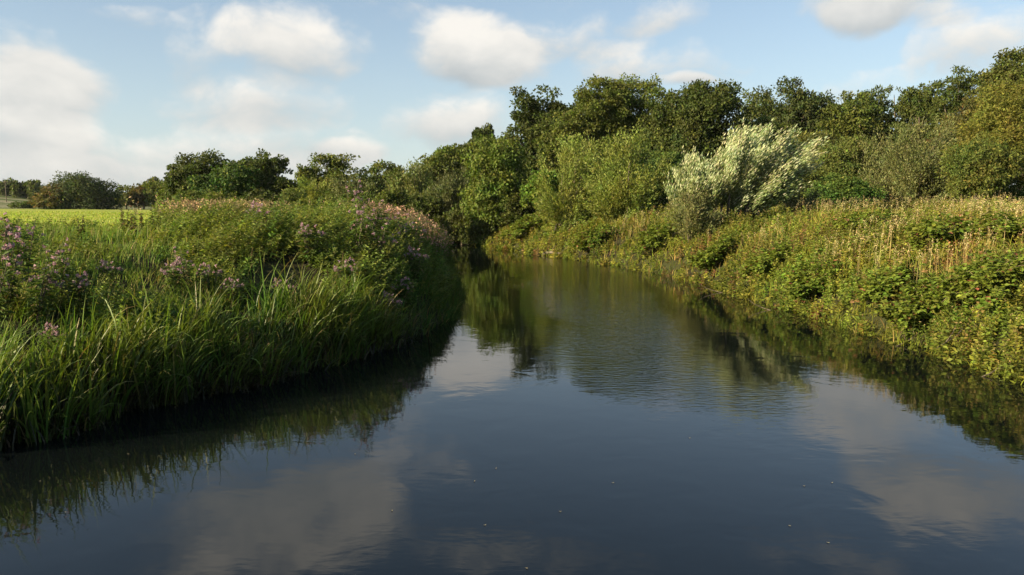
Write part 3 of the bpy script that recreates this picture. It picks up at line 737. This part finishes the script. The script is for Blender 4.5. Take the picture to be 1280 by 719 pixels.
for px, Y, s, lb in [(158, 26, 1.2, 'dark leafy dock spike at the near edge of the bright field, leftmost of three'), (168, 25, 1.05, 'dark leafy dock spike in the middle of three at the field edge'),
                     (178, 26, 1.1, 'dark leafy dock spike at the field edge, rightmost of three beside the nettles'), (102, 24, .95, 'lone dark dock spike against the left part of the field'),
                     (196, 27, 1.15, 'dark dock spike rising out of the left end of the nettle bed')]:
    o = sp if not usedsp else copy_tree(sp); usedsp = True
    gx = (px - 640) / 1000 * Y; gz = float(height(np.array([gx]), np.array([Y]))[0]); s *= .72; o.location = (gx, Y, gz); o.scale = (s, s, s); o.rotation_euler = (0, 0, px * 1.3)
    tag(o, lb, 'dock plant', 'dark dock spikes at the field edge')

# ------------------------------------------------------------------ driftwood, dead branch, floating leaves
def simple(name, label, cat, loc, parts, group=None):
    root = empty(name, loc); tag(root, label, cat, group); return root
g = Geo()
p = at(678, 318, 55.5); q = at(703, 312.5, 53)
p[2] = .03; q[2] = .42
rt = empty('driftwood_log', (p[0], p[1], 0)); tag(rt, 'bleached driftwood log lying half in the water under the far right bank', 'driftwood')
tt = np.linspace(0, 1, 8)[:, None]; P = (p + (q - p) * tt + np.array([0, 0, 1]) * .1 * np.sin(tt * 5)) - np.array([p[0], p[1], 0])
tube(g, P, np.array([.05, .1, .11, .1, .09, .07, .05, .02]), (3.6, 3.3, 2.8), 8); g.build('log', M_BARK, rt, smooth=True)
g = Geo(); tube(g, [P[3], P[3] + [.1, -.2, .2], P[3] + [.3, -.3, .5]], [.04, .03, .01], (3.4, 3.1, 2.6), 5); tube(g, [P[1], P[1] + [-.1, -.2, .1], P[1] + [-.25, -.3, -.15]], [.04, .03, .015], (3.4, 3.1, 2.6), 5)
g.build('broken_stub', M_BARK, rt, smooth=True)

a = at(1176, 432, 18.3); b = at(1205, 400, 19.0)
rt = empty('dead_branch', tuple(a)); tag(rt, 'thin bare forked dead branch sticking out of the brambles over the water', 'dead branch')
g = Geo(); dlt = b - a; P = np.array([dlt * t + np.array([.03, -.25, .05]) * math.sin(t * 3) for t in np.linspace(-.1, 1.1, 7)])
tube(g, P, np.linspace(.014, .006, 7), (3.2, 2.9, 2.2), 6); g.build('branch', M_BARK, rt, smooth=True)
g = Geo(); tube(g, [P[1], P[2] + [-.06, -.05, .1], P[4] + [-.18, -.05, .12]], [.01, .008, .004], (3, 2.7, 2.1), 5); tube(g, [P[3], P[4] + [.1, 0, -.02], P[5] + [.2, 0, 0]], [.008, .006, .004], (3, 2.7, 2.1), 5)
g.build('twigs', M_BARK, rt, smooth=True)

for px, py, ln, az_, lb in [(1118, 433, .9, .4, 'thin grey stick lying on the water left of the bare dead branch'), (965, 388, .8, 2.7, 'dead stick poking from the waterline below the silver willow'),
                        (1225, 471, .7, .2, 'short brown stick in the water near the right picture edge'), (905, 366, 1.0, 2.9, 'pale broken reed stem at the water under the rounded bramble')]:
    p = at(px, py, 20.0); k_ = H_CAM / (H_CAM - p[2]); p = np.array([p[0] * k_, 20.0 * k_, 0])
    rt = empty('stray_stick', tuple(p)); tag(rt, lb, 'stick', 'sticks at the right waterline')
    g = Geo(); dx, dy = math.cos(az_), math.sin(az_)
    tube(g, [(0, 0, -.02), (dx * ln * .35, dy * ln * .35, .06), (dx * ln * .7, dy * ln * .7 + .04, .17), (dx * ln, dy * ln, .34)], [.016, .014, .01, .005], (2.4, 2.1, 1.6), 6); g.build('stem', M_BARK, rt, smooth=True)
    g = Geo(); tube(g, [(dx * ln * .5, dy * ln * .5, .11), (dx * ln * .6 + .03, dy * ln * .6 - .12, .2), (dx * ln * .65, dy * ln * .65 - .2, .3)], [.008, .006, .003], (2.4, 2.1, 1.6), 5); g.build('side_twig', M_BARK, rt, smooth=True)

g = Geo(); r2 = np.random.default_rng(5); m = 7
u = np.linspace(-1, 1, 7); Vv = []
for s_ in (-1, 0, 1):
    for t in u: Vv.append((t * .016, s_ * .007 * math.sqrt(max(.02, 1 - t * t)), .002 + .004 * t * t + (.003 if s_ else 0)))
Ff = [[r * 7 + c, r * 7 + c + 1, (r + 1) * 7 + c + 1, (r + 1) * 7 + c] for r in range(2) for c in range(6)]
g.add(np.array(Vv), np.array(Ff), np.tile([.3, .27, .17], (21, 1)))
lf = g.build('floating_leaf', M_PETAL, smooth=True); first = True
for px, py in [(862, 548), (766, 604), (1040, 604), (1005, 608), (987, 658), (1035, 679), (658, 711), (444, 568), (593, 602), (620, 586), (490, 639), (82, 641), (50, 602), (160, 568), (700, 640), (606, 657)]:
    Y = 11.0
    for _ in range(25):
        pt = at(px, py, Y); Y *= H_CAM / (H_CAM - pt[2]) if True else 1
    pt = at(px, py, Y); o = lf if first else lf.copy()
    if not first: COL.objects.link(o)
    first = False
    o.location = (pt[0], pt[1], .002); o.rotation_euler = (0, 0, px * 2.1)
    tag(o, 'tiny pale fallen leaf floating on the open water', 'leaf', 'pale leaves floating on the river')

# ------------------------------------------------------------------ trees
T = [
 # name, label, px, hw, top, bot, Y, style, extra
 # far left hill
 ('hill_tree', 'grey-green round tree on the far hill at the left picture edge', 8, 12, 224, 246, 320, 'oak', dict(lobes=8)),
 ('hill_tree', 'grey-green wide tree on the far hill, second from the left edge', 22, 10, 227, 246, 315, 'oak', dict(lobes=8)),
 ('hill_tree', 'small pointed tree on the far hill between two wide ones', 33, 5, 227, 246, 315, 'oak', dict(lobes=6)),
 ('hill_tree', 'grey-green feathery tree on the far hill left of the dark dome tree', 46, 11, 225, 248, 300, 'airy', dict(lobes=8)),
 ('hedge_bush', 'low dark hedge bush at the far field edge under the hill', 30, 16, 252, 260, 215, 'bush', dict(lobes=9)),
 ('dome_tree', 'reddish brown tree leaning against the left of the big dome tree', 62, 20, 230, 259, 182, 'brown', dict(lobes=9)),
 ('dome_tree', 'large dark dome shaped tree alone on the far edge of the field', 98, 44, 217.5, 262, 185, 'dome', dict(lobes=24, dens=1.8)),
 ('hedgerow_tree', 'low round tree just right of the dark dome tree', 157, 17, 232, 259, 200, 'oakmid', dict(lobes=8)),
 ('hedgerow_tree', 'brownish low tree in the gap of the far hedgerow', 178, 15, 229, 259, 195, 'brown', dict(lobes=8)),
 ('hedgerow_tree', 'darker tree at the right end of the far hedgerow', 200, 18, 227, 259, 190, 'oakmid', dict(lobes=9)),
 ('hedgerow_tree', 'tall grey-green tree peeping over the far hedgerow', 205, 20, 223, 258, 230, 'oakmid', dict(lobes=9)),
 # mid left group
 ('round_tree', 'dark domed tree at the back left of the left bank trees', 258, 45, 192.5, 258, 98, 'oak', dict(lobes=14)),
 ('round_tree', 'full round mid-green tree at the front of the left bank trees', 284, 37, 206, 262, 88, 'oakmid', dict(lobes=14, base=(.045, .085, .018))),
 ('round_tree', 'ragged dark tree at the right of the left bank trees', 340, 30, 191, 262, 90, 'oak', dict(lobes=14, airy=.3)),
 ('round_tree', 'dark tree filling the middle of the left bank trees', 312, 30, 198, 262, 95, 'oak', dict(lobes=12)),
 ('round_tree', 'small dark tree at the left foot of the left bank trees', 228, 19, 208, 260, 93, 'oak', dict(lobes=10)),
 ('domed_tree', 'tall round lit tree behind the small willow bushes', 415, 37, 194, 256, 112, 'oakmid', dict(lobes=14)),
 ('domed_tree', 'narrow tree left of the tall round lit tree', 381, 10, 207, 250, 110, 'oakmid', dict(lobes=8)),
 ('willow_bush', 'pale green round willow bush below the tall round lit tree', 392, 29, 222, 264, 85, 'willow', dict(plumes=14)),
 ('willow_bush', 'olive rounded bush right of the pale willow bush', 443, 26, 221, 264, 71, 'olive', dict(plumes=14)),
 ('distant_tree', 'greyish tree with a small knob top far behind the river bend', 487, 26, 203, 255, 150, 'oakmid', dict(lobes=11)),
 ('distant_tree', 'dim low tree between the domed tree and the bend', 462, 18, 220, 256, 135, 'oak', dict(lobes=9)),
 ('dark_bush', 'dark shaded bush at the right foot of the olive bush', 466, 18, 240, 266, 68, 'oak', dict(lobes=9)),
 # bend
 ('willow_tree', 'pale yellowish willow at the left of the river bend', 516, 30, 205, 275, 82, 'willow', dict(plumes=18, base=(.12, .14, .04))),
 ('bend_tree', 'darker tree leaning out behind the pale bend willow', 545, 30, 193, 280, 88, 'oakmid', dict(lobes=13)),
 ('bend_tree', 'sunlit spreading tree above the bushes at the river bend', 585, 40, 180, 290, 90, 'bright', dict(lobes=14, base=(.085, .11, .022))),
 ('water_bush', 'olive grey bush standing right over the water at the bend', 567, 30, 213, 303, 78, 'olive', dict(plumes=20, base=(.07, .085, .028))),
 ('water_bush', 'low dark bush dipping into the water at the bend', 590, 22, 255, 305, 77, 'oak', dict(lobes=10)),
 ('water_bush', 'dark bush at the far end of the water left of the bend', 540, 24, 245, 302, 77, 'oak', dict(lobes=10)),
 ('water_bush', 'low grey-green bush on the far shore just past the tip of the left bank', 520, 30, 245, 308, 82, 'bush', dict(lobes=12)),
 ('water_bush', 'rounded shaded bush on the far shore between the two dark water bushes', 553, 24, 262, 306, 79, 'oakmid', dict(lobes=10)),
 ('water_bush', 'low leafy bush over the water at the inside of the river bend', 578, 22, 262, 307, 71, 'bush', dict(lobes=12, base=(.06, .075, .02))),
 ('water_bush', 'dark bush dipping into the water just left of the pale slim trunk', 602, 17, 258, 306, 69, 'oak', dict(lobes=10)),
 ('water_bush', 'small dark bush at the water beside the tip of the left bank', 556, 18, 266, 307, 73, 'oak', dict(lobes=10)),
 ('small_round_tree', 'small round treetop standing alone over the bend trees', 604, 13, 156.5, 200, 112, 'oak', dict(lobes=8)),
 ('light_trunk_tree', 'leafy tree with a pale slim trunk at the head of the right bank', 622, 38, 174, 284, 70, 'bright', dict(lobes=18, trunkcol=(2.5, 2.2, 1.7))),
 # wood edge on right
 ('oak_tree', 'tall dark airy oak with sky showing through, first of the big trees', 682, 46, 112, 262, 92, 'oak', dict(lobes=20, airy=.45)),
 ('oak_tree', 'dark oak in shade behind the bright green shrub', 655, 34, 190, 285, 84, 'oak', dict(lobes=14)),
 ('bright_shrub', 'small bright green broad-leaved shrub in front of dark shade', 677, 22, 213, 268, 66, 'bright', dict(lobes=10, base=(.1, .17, .025))),
 ('slender_tree', 'slim mid-green tree in front of the airy dark oak', 700, 24, 147, 240, 78, 'oakmid', dict(lobes=12)),
 ('oak_tree', 'tall yellowish green oak, left one of the central pair', 748, 38, 100, 230, 86, 'oakmid', dict(lobes=16)),
 ('oak_tree', 'broad tall green oak at the centre of the wood edge', 800, 44, 98.5, 235, 88, 'oakmid', dict(lobes=18, base=(.095, .118, .022))),
 ('oak_tree', 'tall dense dark green oak behind the left of the silver willow', 877, 45, 104, 255, 82, 'oak', dict(lobes=20)),
 ('oak_tree', 'dark oak filling the gap left of the dense dark oak', 838, 30, 118, 250, 84, 'oak', dict(lobes=14)),
 ('willow_tree', 'yellow-green willow on the bank, left one of two', 715, 38, 172, 276, 58, 'willow', dict(plumes=24, depth=.8)),
 ('willow_tree', 'taller yellow-green willow on the bank, right one of two', 783, 42, 166, 276, 55, 'willow', dict(plumes=26, depth=.8)),
 ('willow_tree', 'narrow willow between the yellow-green pair', 750, 22, 185, 272, 60, 'willow', dict(plumes=14)),
 ('shade_tree', 'low dark tree beneath the dense oak beside the silver willow', 835, 36, 190, 270, 66, 'oakmid', dict(lobes=13, base=(.05, .085, .02))),
 ('wood_tree', 'mid-green tree between the dense dark oak and the domed oak', 940, 26, 117, 230, 100, 'oakmid', dict(lobes=12)),
 ('wood_tree', 'dark domed oak right of centre behind the silver willow', 995, 43, 103.5, 235, 94, 'oak', dict(lobes=18, base=(.045, .06, .018))),
 ('wood_tree', 'broad green tree below the dark domed oak', 960, 44, 150, 240, 84, 'oakmid', dict(lobes=15)),
 ('wood_tree', 'leafy tree with lighter tips right of the domed oak', 1062, 34, 118, 240, 84, 'oakmid', dict(lobes=16)),
 ('wood_tree', 'dark pointed tree in the middle of the right wood edge', 1085, 28, 112, 235, 90, 'oak', dict(lobes=13, base=(.045, .068, .018))),
 ('wood_tree', 'ochre tinted small tree in front of the lighter tipped tree', 1020, 24, 165, 245, 74, 'ash', dict(lobes=11, base=(.09, .1, .026))),
 ('thin_tree', 'thin see-through tree right of the dark pointed tree', 1125, 26, 110, 220, 88, 'airy', dict(lobes=13, dens=.6)),
 ('thin_tree', 'see-through tree with leaning limbs on the right skyline', 1155, 26, 108, 215, 84, 'airy', dict(lobes=13, dens=.6)),
 ('thin_tree', 'tallest airy flat-topped tree on the right skyline', 1200, 34, 87, 210, 78, 'airy', dict(lobes=16, dens=.65)),
 ('thin_tree', 'airy tree just left of the tall tree at the right edge', 1238, 26, 94, 200, 76, 'airy', dict(lobes=14, dens=.8)),
 ('brown_tree', 'brown tinged tree below the flat-topped airy tree', 1222, 44, 125, 235, 66, 'brown', dict(lobes=16, base=(.085, .085, .024))),
 ('edge_tree', 'tallest tree at the right picture edge, cut by the frame', 1290, 48, 52, 240, 58, 'oakmid', dict(lobes=20, airy=.3, base=(.075, .09, .022))),
 ('edge_tree', 'large yellowish ash like tree at the right edge over the meadow', 1262, 56, 108, 262, 52, 'ash', dict(lobes=22)),
 ('edge_tree', 'lower leafy tree in front of the right edge tree', 1225, 36, 172, 262, 48, 'ash', dict(lobes=14, base=(.085, .11, .024))),
 ('pale_willow', 'large pale olive round willow bush on the right meadow', 1152, 57, 153, 258, 56, 'palewillow', dict(plumes=34)),
 ('hawthorn_bush', 'olive rounded thorn bush left of the pale round willow', 1066, 44, 173, 258, 62, 'bush', dict(lobes=16, base=(.085, .105, .026))),
 ('hawthorn_bush', 'low fresh green thicket at the foot of the olive thorn bush', 1055, 40, 218, 262, 55, 'bush', dict(lobes=13, base=(.06, .11, .022))),
 ('hawthorn_bush', 'dark thicket between the pale round willow and the edge trees', 1205, 34, 212, 262, 60, 'oak', dict(lobes=12)),
]
for i, (px, hw, top, bot, Y, st_, lb) in enumerate([(240, 22, 238, 268, 84, 'bush', 'low shaded bush at the left end under the left bank trees'), (275, 20, 240, 268, 82, 'oakmid', 'low bush under the full round mid-green tree'),
        (325, 24, 238, 268, 83, 'oak', 'low dark bush under the ragged dark tree'), (365, 16, 236, 268, 82, 'bush', 'small bush in the gap right of the ragged dark tree'), (418, 18, 240, 268, 78, 'bush', 'low bush between the pale and the olive willow bushes'),
        (490, 20, 236, 275, 65, 'oakmid', 'low bush between the dark shaded bush and the bend willow'), (520, 22, 248, 290, 78, 'olive', 'grey-green bush reaching down to the hidden water left of the bend'),
        (612, 16, 258, 300, 74, 'oak', 'dark low bush behind the pale slim trunk'), (650, 20, 240, 290, 68, 'oak', 'dark low thicket right of the pale slim trunk'),
        (700, 24, 240, 280, 63, 'bush', 'low bush at the foot of the left yellow-green willow'), (760, 26, 240, 278, 60, 'bush', 'low bush at the foot between the yellow-green willows'), (825, 24, 235, 272, 56, 'bush', 'low green bush between the right willow and the silver willow'),
        (1010, 26, 215, 262, 58, 'bush', 'low bush in front of the ochre small tree'), (1110, 24, 228, 262, 60, 'oak', 'dark low bush between the thorn bush and the pale round willow'), (1265, 28, 225, 265, 50, 'bush', 'low bush under the large ash like tree at the right edge')]):
    T.append(('undergrowth_bush', lb, px, hw, top, bot, Y, st_, dict(lobes=10) if st_ != 'olive' else {}))
# second row closing the wood behind
for i, (px, top, lb) in enumerate([(660, 200, 'shaded inner tree at the left end of the wood'), (715, 175, 'shaded inner tree behind the left willow'), (770, 165, 'shaded inner tree behind the right willow'),
        (825, 170, 'shaded inner tree under the broad central oak'), (880, 175, 'shaded inner tree under the dense dark oak'), (935, 165, 'shaded inner tree behind the silver willow'),
        (985, 170, 'shaded inner tree under the domed oak'), (1040, 165, 'shaded inner tree behind the ochre small tree'), (1095, 160, 'shaded inner tree under the dark pointed tree'),
        (1145, 160, 'shaded inner tree behind the pale round willow'), (1195, 165, 'shaded inner tree beneath the flat-topped tree'), (1245, 160, 'shaded inner tree behind the right edge trees')]):
    T.append(('inner_tree', lb, px, 36, top, 262, 97 if px < 1100 else 88, 'oak', dict(lobes=12, dens=.8)))
for i, t in enumerate(T):
    name, lb, px, hw, top, bot, Y, sty, kw = t
    bushy = 'bush' in name or 'shrub' in name
    tree(name, lb, px, hw, top, bot, Y, sty, 2000 + i * 7, cat='bush' if bushy else 'tree', group='bushes and thickets along the banks' if bushy else 'trees around the river and field', **kw)

# the silver willow blown by the wind
def silver_willow():
    r2 = np.random.default_rng(4242); Y = 44.0
    c0 = at(905, 272, Y); gz = float(height(np.array([c0[0]]), np.array([Y]))[0])
    root = empty('silver_willow', (c0[0], Y, gz)); tag(root, 'wind-blown silvery white willow with plumes swept to the right on the right bank', 'tree')
    g = Geo(); gt = Geo(); org = (c0[0], Y, gz)
    tips = [(845, 215), (862, 196), (838, 238), (880, 205), (900, 192), (915, 172), (928, 163), (945, 166), (960, 160), (952, 185), (975, 178), (990, 165), (1000, 182), (1022, 176), (1015, 192), (985, 200),
            (965, 210), (1005, 210), (940, 205), (920, 200), (895, 222), (870, 228), (850, 245), (995, 228), (970, 232), (945, 228), (1018, 205), (918, 188), (935, 180), (888, 235), (860, 215), (978, 190), (910, 230), (930, 240), (955, 245), (985, 240)]
    for i, (tx, ty) in enumerate(tips):
        yy = Y + r2.uniform(-2.2, 1.6); tip = at(tx, ty, yy)
        rootp = np.array([c0[0] + (tx - 925) * .018 + r2.normal(0, .2), Y + (yy - Y) * .4, gz + .3])
        ns = 26; K = 40
        p1 = tip + r2.normal(0, 1, (ns, 3)) * np.array([.2, .4, .17]); p0 = rootp + r2.normal(0, .2, (ns, 3))
        pm = p0 * .5 + p1 * .5; pm[:, 0] -= (p1 - p0)[:, 0] * .1 + .25; pm[:, 2] += (p1 - p0)[:, 2] * .1
        t = .38 + .62 * r2.random((ns, K)) ** .85; tt = t[..., None]
        pos = (p0[:, None] * (1 - tt) ** 2 + 2 * pm[:, None] * tt * (1 - tt) + p1[:, None] * tt ** 2).reshape(-1, 3)
        tan = unit(2 * (1 - tt) * (pm - p0)[:, None] + 2 * tt * (p1 - pm)[:, None]).reshape(-1, 3)
        nn = ns * K; pos += r2.normal(0, .09, (nn, 3))
        D = unit(tan * .9 + r2.normal(0, .2, (nn, 3)) + np.array([.55, 0, .25])); N = unit(r2.normal(0, .6, (nn, 3)) + np.array([-.6, -.7, .35]))
        # pale felted undersides show on the turned outer leaves, green uppersides inside
        pale = r2.random(nn) < (.25 + .6 * (t.ravel() - .38) / .62) * (.72 if ty < 215 else .4)
        cl = cols(r2, nn, (.11, .145, .045), .18); cl[pale] = cols(r2, int(pale.sum()), SILV, .16)
        Lf = r2.uniform(.12, .25, nn)
        g.add(*quads(pos, D, N, Lf, Lf * .27, cl))
        tube(gt, [rootp - [0, 0, .5], pm[0] * .6 + rootp * .4, pm[0] * .4 + p1[0] * .6, p1[0]], [.07, .045, .025, .008], (1.3, 1.3, 1.1), 5)
    g.build('crown', M_WILLOW, root, origin=org); gt.build('trunk', M_BARK, root, origin=org, smooth=True)
silver_willow()
for px, top, bot, hw, Y, lb in [(868, 236, 292, 27, 42, 'small grey-green sallow at the left foot of the silver willow'), (1000, 228, 262, 22, 47, 'low green sallow at the right foot of the silver willow')]:
    tree('sallow_bush', lb, px, hw, top, bot, Y, 'palewillow', 77 + px, cat='bush', group='bushes and thickets along the banks', plumes=14)

# utility pole on the hill
pp = at(7.5, 243, 290); hz = float(height(np.array([pp[0]]), np.array([290.]))[0])
rt = empty('utility_pole', (pp[0], 290, hz)); tag(rt, 'thin pale utility pole on the far hill at the left edge', 'pole')
g = Geo(); tube(g, [(0, 0, -.3), (0, 0, 4), (0, 0, 7.5)], [.17, .15, .12], (3.4, 3.2, 2.8), 8); g.build('post', M_BARK, rt, smooth=True)
g = Geo(); tube(g, [(-.9, 0, 7.1), (0, 0, 7.1), (.9, 0, 7.1)], [.06, .07, .06], (3, 2.8, 2.5), 6); g.build('crossarm', M_BARK, rt)

# ------------------------------------------------------------------ sky, clouds
W = bpy.data.worlds.new('World'); S.world = W; W.use_nodes = True
nt = W.node_tree; nt.nodes.clear(); N = nt.nodes.new; L = nt.links.new
def mth(op, a, b=None, c=None, clamp=False):
    n = N('ShaderNodeMath'); n.operation = op; n.use_clamp = clamp
    for i, v in enumerate((a, b, c)):
        if v is None: continue
        if isinstance(v, (int, float)): n.inputs[i].default_value = v
        else: L(v, n.inputs[i])
    return n.outputs[0]
def vm(op, a, b):
    n = N('ShaderNodeVectorMath'); n.operation = op
    for i, v in enumerate((a, b)):
        if isinstance(v, tuple): n.inputs[i].default_value = v
        else: L(v, n.inputs[i])
    return n.outputs['Value'] if op in ('DOT_PRODUCT', 'LENGTH') else n.outputs[0]
out = N('ShaderNodeOutputWorld'); bg = N('ShaderNodeBackground'); L(bg.outputs[0], out.inputs[0])
sky = N('ShaderNodeTexSky'); sky.sky_type = 'NISHITA'; sky.sun_disc = False; sky.sun_elevation = SUN_EL
sky.sun_rotation = math.atan2(SUN_DIR[0], SUN_DIR[1]); sky.air_density = 1.0; sky.dust_density = .6; sky.ozone_density = 1.6
SKYK = .055
tc = N('ShaderNodeTexCoord'); nrm = N('ShaderNodeVectorMath'); nrm.operation = 'NORMALIZE'; L(tc.outputs['Generated'], nrm.inputs[0]); dirv = nrm.outputs[0]
def noise(scale, det, vec, rough=.55):
    n = N('ShaderNodeTexNoise'); n.inputs['Scale'].default_value = scale; n.inputs['Detail'].default_value = det; n.inputs['Roughness'].default_value = rough; L(vec, n.inputs['Vector']); return n
wn = noise(5.5, 3, dirv); wv = vm('SUBTRACT', wn.outputs['Color'], (.5, .5, .5)); ws = N('ShaderNodeVectorMath'); ws.operation = 'SCALE'; L(wv, ws.inputs[0]); ws.inputs['Scale'].default_value = .07
dw = vm('ADD', dirv, ws.outputs[0])
CL = [ # picture position of the centre, half sizes, strength, base greyness
 (55, 94, 72, 50, 1.0), (90, 190, 140, 34, .8), (10, 150, 90, 45, .75), (365, 58, 78, 42, 1.0), (320, 128, 100, 28, .85), (250, 62, 44, 42, .6), (150, 20, 70, 14, .4),
 (570, 62, 62, 44, 1.0), (620, 78, 55, 30, .7), (565, 152, 80, 28, .9), (435, 190, 40, 16, .8), (330, 180, 120, 30, .55), (775, 85, 55, 28, .75), (720, 45, 90, 24, .5), (885, 75, 50, 24, .5), (862, 100, 28, 8, .8),
 (1075, 18, 60, 20, .65), (1235, 60, 85, 34, .8), (1190, 20, 40, 14, .4), (1085, 103, 55, 22, .5), (450, 225, 200, 25, .55), (60, 225, 220, 26, .6),
 ('r', 330, 665, 150, 62, 1.0), ('r', 420, 620, 70, 40, .7), ('r', 1180, 615, 120, 50, .85), ('r', 1075, 515, 90, 40, .9), ('r', 640, 690, 160, 22, .45), ('r', 800, 480, 60, 18, .5), (-300, 60, 200, 120, .9), (1600, 60, 200, 90, .8), (-500, -200, 250, 120, .7), (1800, -250, 250, 120, .7)]
tot = None; shade = None
for e in CL:
    refl = e[0] == 'r'
    if refl: e = e[1:]
    cx, cy, rx, ry, st = e
    c = at(cx, cy, 1.0) - np.array([0, 0, H_CAM]); c = c / np.linalg.norm(c) if c[1] > 0 else c
    if refl: c[2] = -c[2]
    a = cx - 640; dist = math.hypot(math.hypot(cx - 640, cy - 359.5), 1000)
    T_ = np.cross(c, [0, 0, 1.0]); T_ /= np.linalg.norm(T_); B_ = np.cross(T_, c)
    kx = F * 1.0 / rx; ky = F * 1.0 / ry
    cosf = 1000 / dist
    u = vm('DOT_PRODUCT', vm('SUBTRACT', dw, tuple(c)), tuple(T_ * kx / max(cosf, .5) ** 1.8))
    v = vm('DOT_PRODUCT', vm('SUBTRACT', dw, tuple(c)), tuple(B_ * ky / max(cosf, .5)))
    f = vm('DOT_PRODUCT', dirv, tuple(c))
    r2_ = mth('ADD', mth('MULTIPLY', u, u), mth('MULTIPLY', v, v))
    w = mth('MULTIPLY', mth('SUBTRACT', 1.0, mth('MULTIPLY', r2_, .5), clamp=True), mth('GREATER_THAN', f, .3))
    w = mth('MULTIPLY', w, st)
    tot = w if tot is None else mth('ADD', tot, w)
    sv = mth('MULTIPLY', w, v)
    shade = sv if shade is None else mth('ADD', shade, sv)
# general broken cloud elsewhere in the dome
gen = noise(2.2, 5, vm('MULTIPLY', dirv, (1, 1, 2.2)))
fbm = noise(11, 10, vm('MULTIPLY', dw, (1, 1, 1.5)), .6)
behind = mth('MULTIPLY', mth('SUBTRACT', mth('MULTIPLY', gen.outputs['Fac'], 2.2), 1.0, clamp=True), 1.2)
sepn = N('ShaderNodeSeparateXYZ'); L(dirv, sepn.inputs[0])
offv = mth('MULTIPLY', mth('SUBTRACT', .25, sepn.outputs[1], clamp=True), 2.0, clamp=True)
tot = mth('ADD', tot, mth('MULTIPLY', behind, offv))
veil = noise(3.3, 4, vm('MULTIPLY', dw, (1, 1, 2.6)))
tot = mth('ADD', tot, mth('MULTIPLY', mth('SUBTRACT', veil.outputs['Fac'], .42, clamp=True), 1.2))
dens = mth('MULTIPLY', mth('ADD', mth('MINIMUM', tot, 1.25), mth('MULTIPLY', mth('SUBTRACT', fbm.outputs['Fac'], .5), 2.3)), mth('MINIMUM', mth('MULTIPLY', tot, 4.0), 1.0))
mr = N('ShaderNodeMapRange'); mr.interpolation_type = 'SMOOTHSTEP'; L(dens, mr.inputs[0]); mr.inputs[1].default_value = .2; mr.inputs[2].default_value = 1.15; mr.inputs[4].default_value = .93
# pale haze low over the horizon
el = mth('MAXIMUM', sepn.outputs[2], 0.0)
hz = mth('MULTIPLY', mth('POWER', 2.718, mth('MULTIPLY', el, -5.0)), .8)
up = mth('DIVIDE', shade, mth('ADD', tot, .15))
lit = N('ShaderNodeMapRange'); L(mth('ADD', mth('ADD', up, mth('MULTIPLY', mth('SUBTRACT', fbm.outputs['Fac'], .5), 1.6)), mth('MULTIPLY', mth('SUBTRACT', gen.outputs['Fac'], .5), 1.2)), lit.inputs[0]); lit.inputs[1].default_value = -.75; lit.inputs[2].default_value = .6
cc = N('ShaderNodeMix'); cc.data_type = 'RGBA'; L(lit.outputs[0], cc.inputs[0]); cc.inputs[6].default_value = (.165, .178, .183, 1); cc.inputs[7].default_value = (.335, .32, .295, 1)
skm = N('ShaderNodeVectorMath'); skm.operation = 'SCALE'; L(sky.outputs[0], skm.inputs[0]); skm.inputs['Scale'].default_value = SKYK
m0 = N('ShaderNodeMix'); m0.data_type = 'RGBA'; L(hz, m0.inputs[0]); L(skm.outputs[0], m0.inputs[6]); m0.inputs[7].default_value = (.215, .25, .27, 1)
m1 = N('ShaderNodeMix'); m1.data_type = 'RGBA'; L(mr.outputs[0], m1.inputs[0]); L(m0.outputs[2], m1.inputs[6]); L(cc.outputs[2], m1.inputs[7])
L(m1.outputs[2], bg.inputs['Color']); bg.inputs['Strength'].default_value = 1.0
W.cycles.sampling_method = 'MANUAL'; W.cycles.sample_map_resolution = 256

# ------------------------------------------------------------------ sun, camera, view
sd = bpy.data.lights.new('sun', 'SUN'); sd.energy = 5.0; sd.angle = R(.53); sd.color = (1, .81, .51)
so = bpy.data.objects.new('sun', sd); COL.objects.link(so)
v = Vector((SUN_DIR[0] * math.cos(SUN_EL), SUN_DIR[1] * math.cos(SUN_EL), math.sin(SUN_EL)))
so.rotation_euler = v.to_track_quat('Z', 'Y').to_euler(); so.location = (-20, -20, 30)
cd = bpy.data.cameras.new('camera'); cd.sensor_width = 36; cd.lens = 36 * F / 1280; cd.clip_end = 5000; cd.clip_start = .1
co = bpy.data.objects.new('camera', cd); COL.objects.link(co); co.location = (0, 0, H_CAM); co.rotation_euler = (math.pi / 2 - PITCH, 0, 0)
S.camera = co
S.view_settings.view_transform = 'Standard'; S.view_settings.look = 'None'; S.view_settings.gamma = 1; S.view_settings.exposure = 1.58
S.view_settings.use_curve_mapping = False
print('verts', sum(len(m.vertices) for m in bpy.data.meshes))

# ------------------------------------------------------------------ evening haze
def haze(dens):
    m, nt, N, L = mat_new('haze_air'); out = N('ShaderNodeOutputMaterial'); v = N('ShaderNodeVolumePrincipled')
    v.inputs['Color'].default_value = (.85, .9, 1, 1); v.inputs['Density'].default_value = dens; L(v.outputs[0], out.inputs['Volume'])
    x0, x1, y0, y1, z0, z1 = -905 - 900, 905 + 900, -1000, 2600, -4, 45
    g = Geo(); V = np.array([(x, y, z) for z in (z0, z1) for y in (y0, y1) for x in (x0, x1)], float)
    g.add(V, np.array([[0, 2, 3, 1], [4, 5, 7, 6], [0, 1, 5, 4], [2, 6, 7, 3], [0, 4, 6, 2], [1, 3, 7, 5]]), np.ones((8, 3)) * .5)
    tag(g.build('haze', m), 'thin pale blue evening haze over the far fields', 'haze', kind='stuff')
haze(.00004)
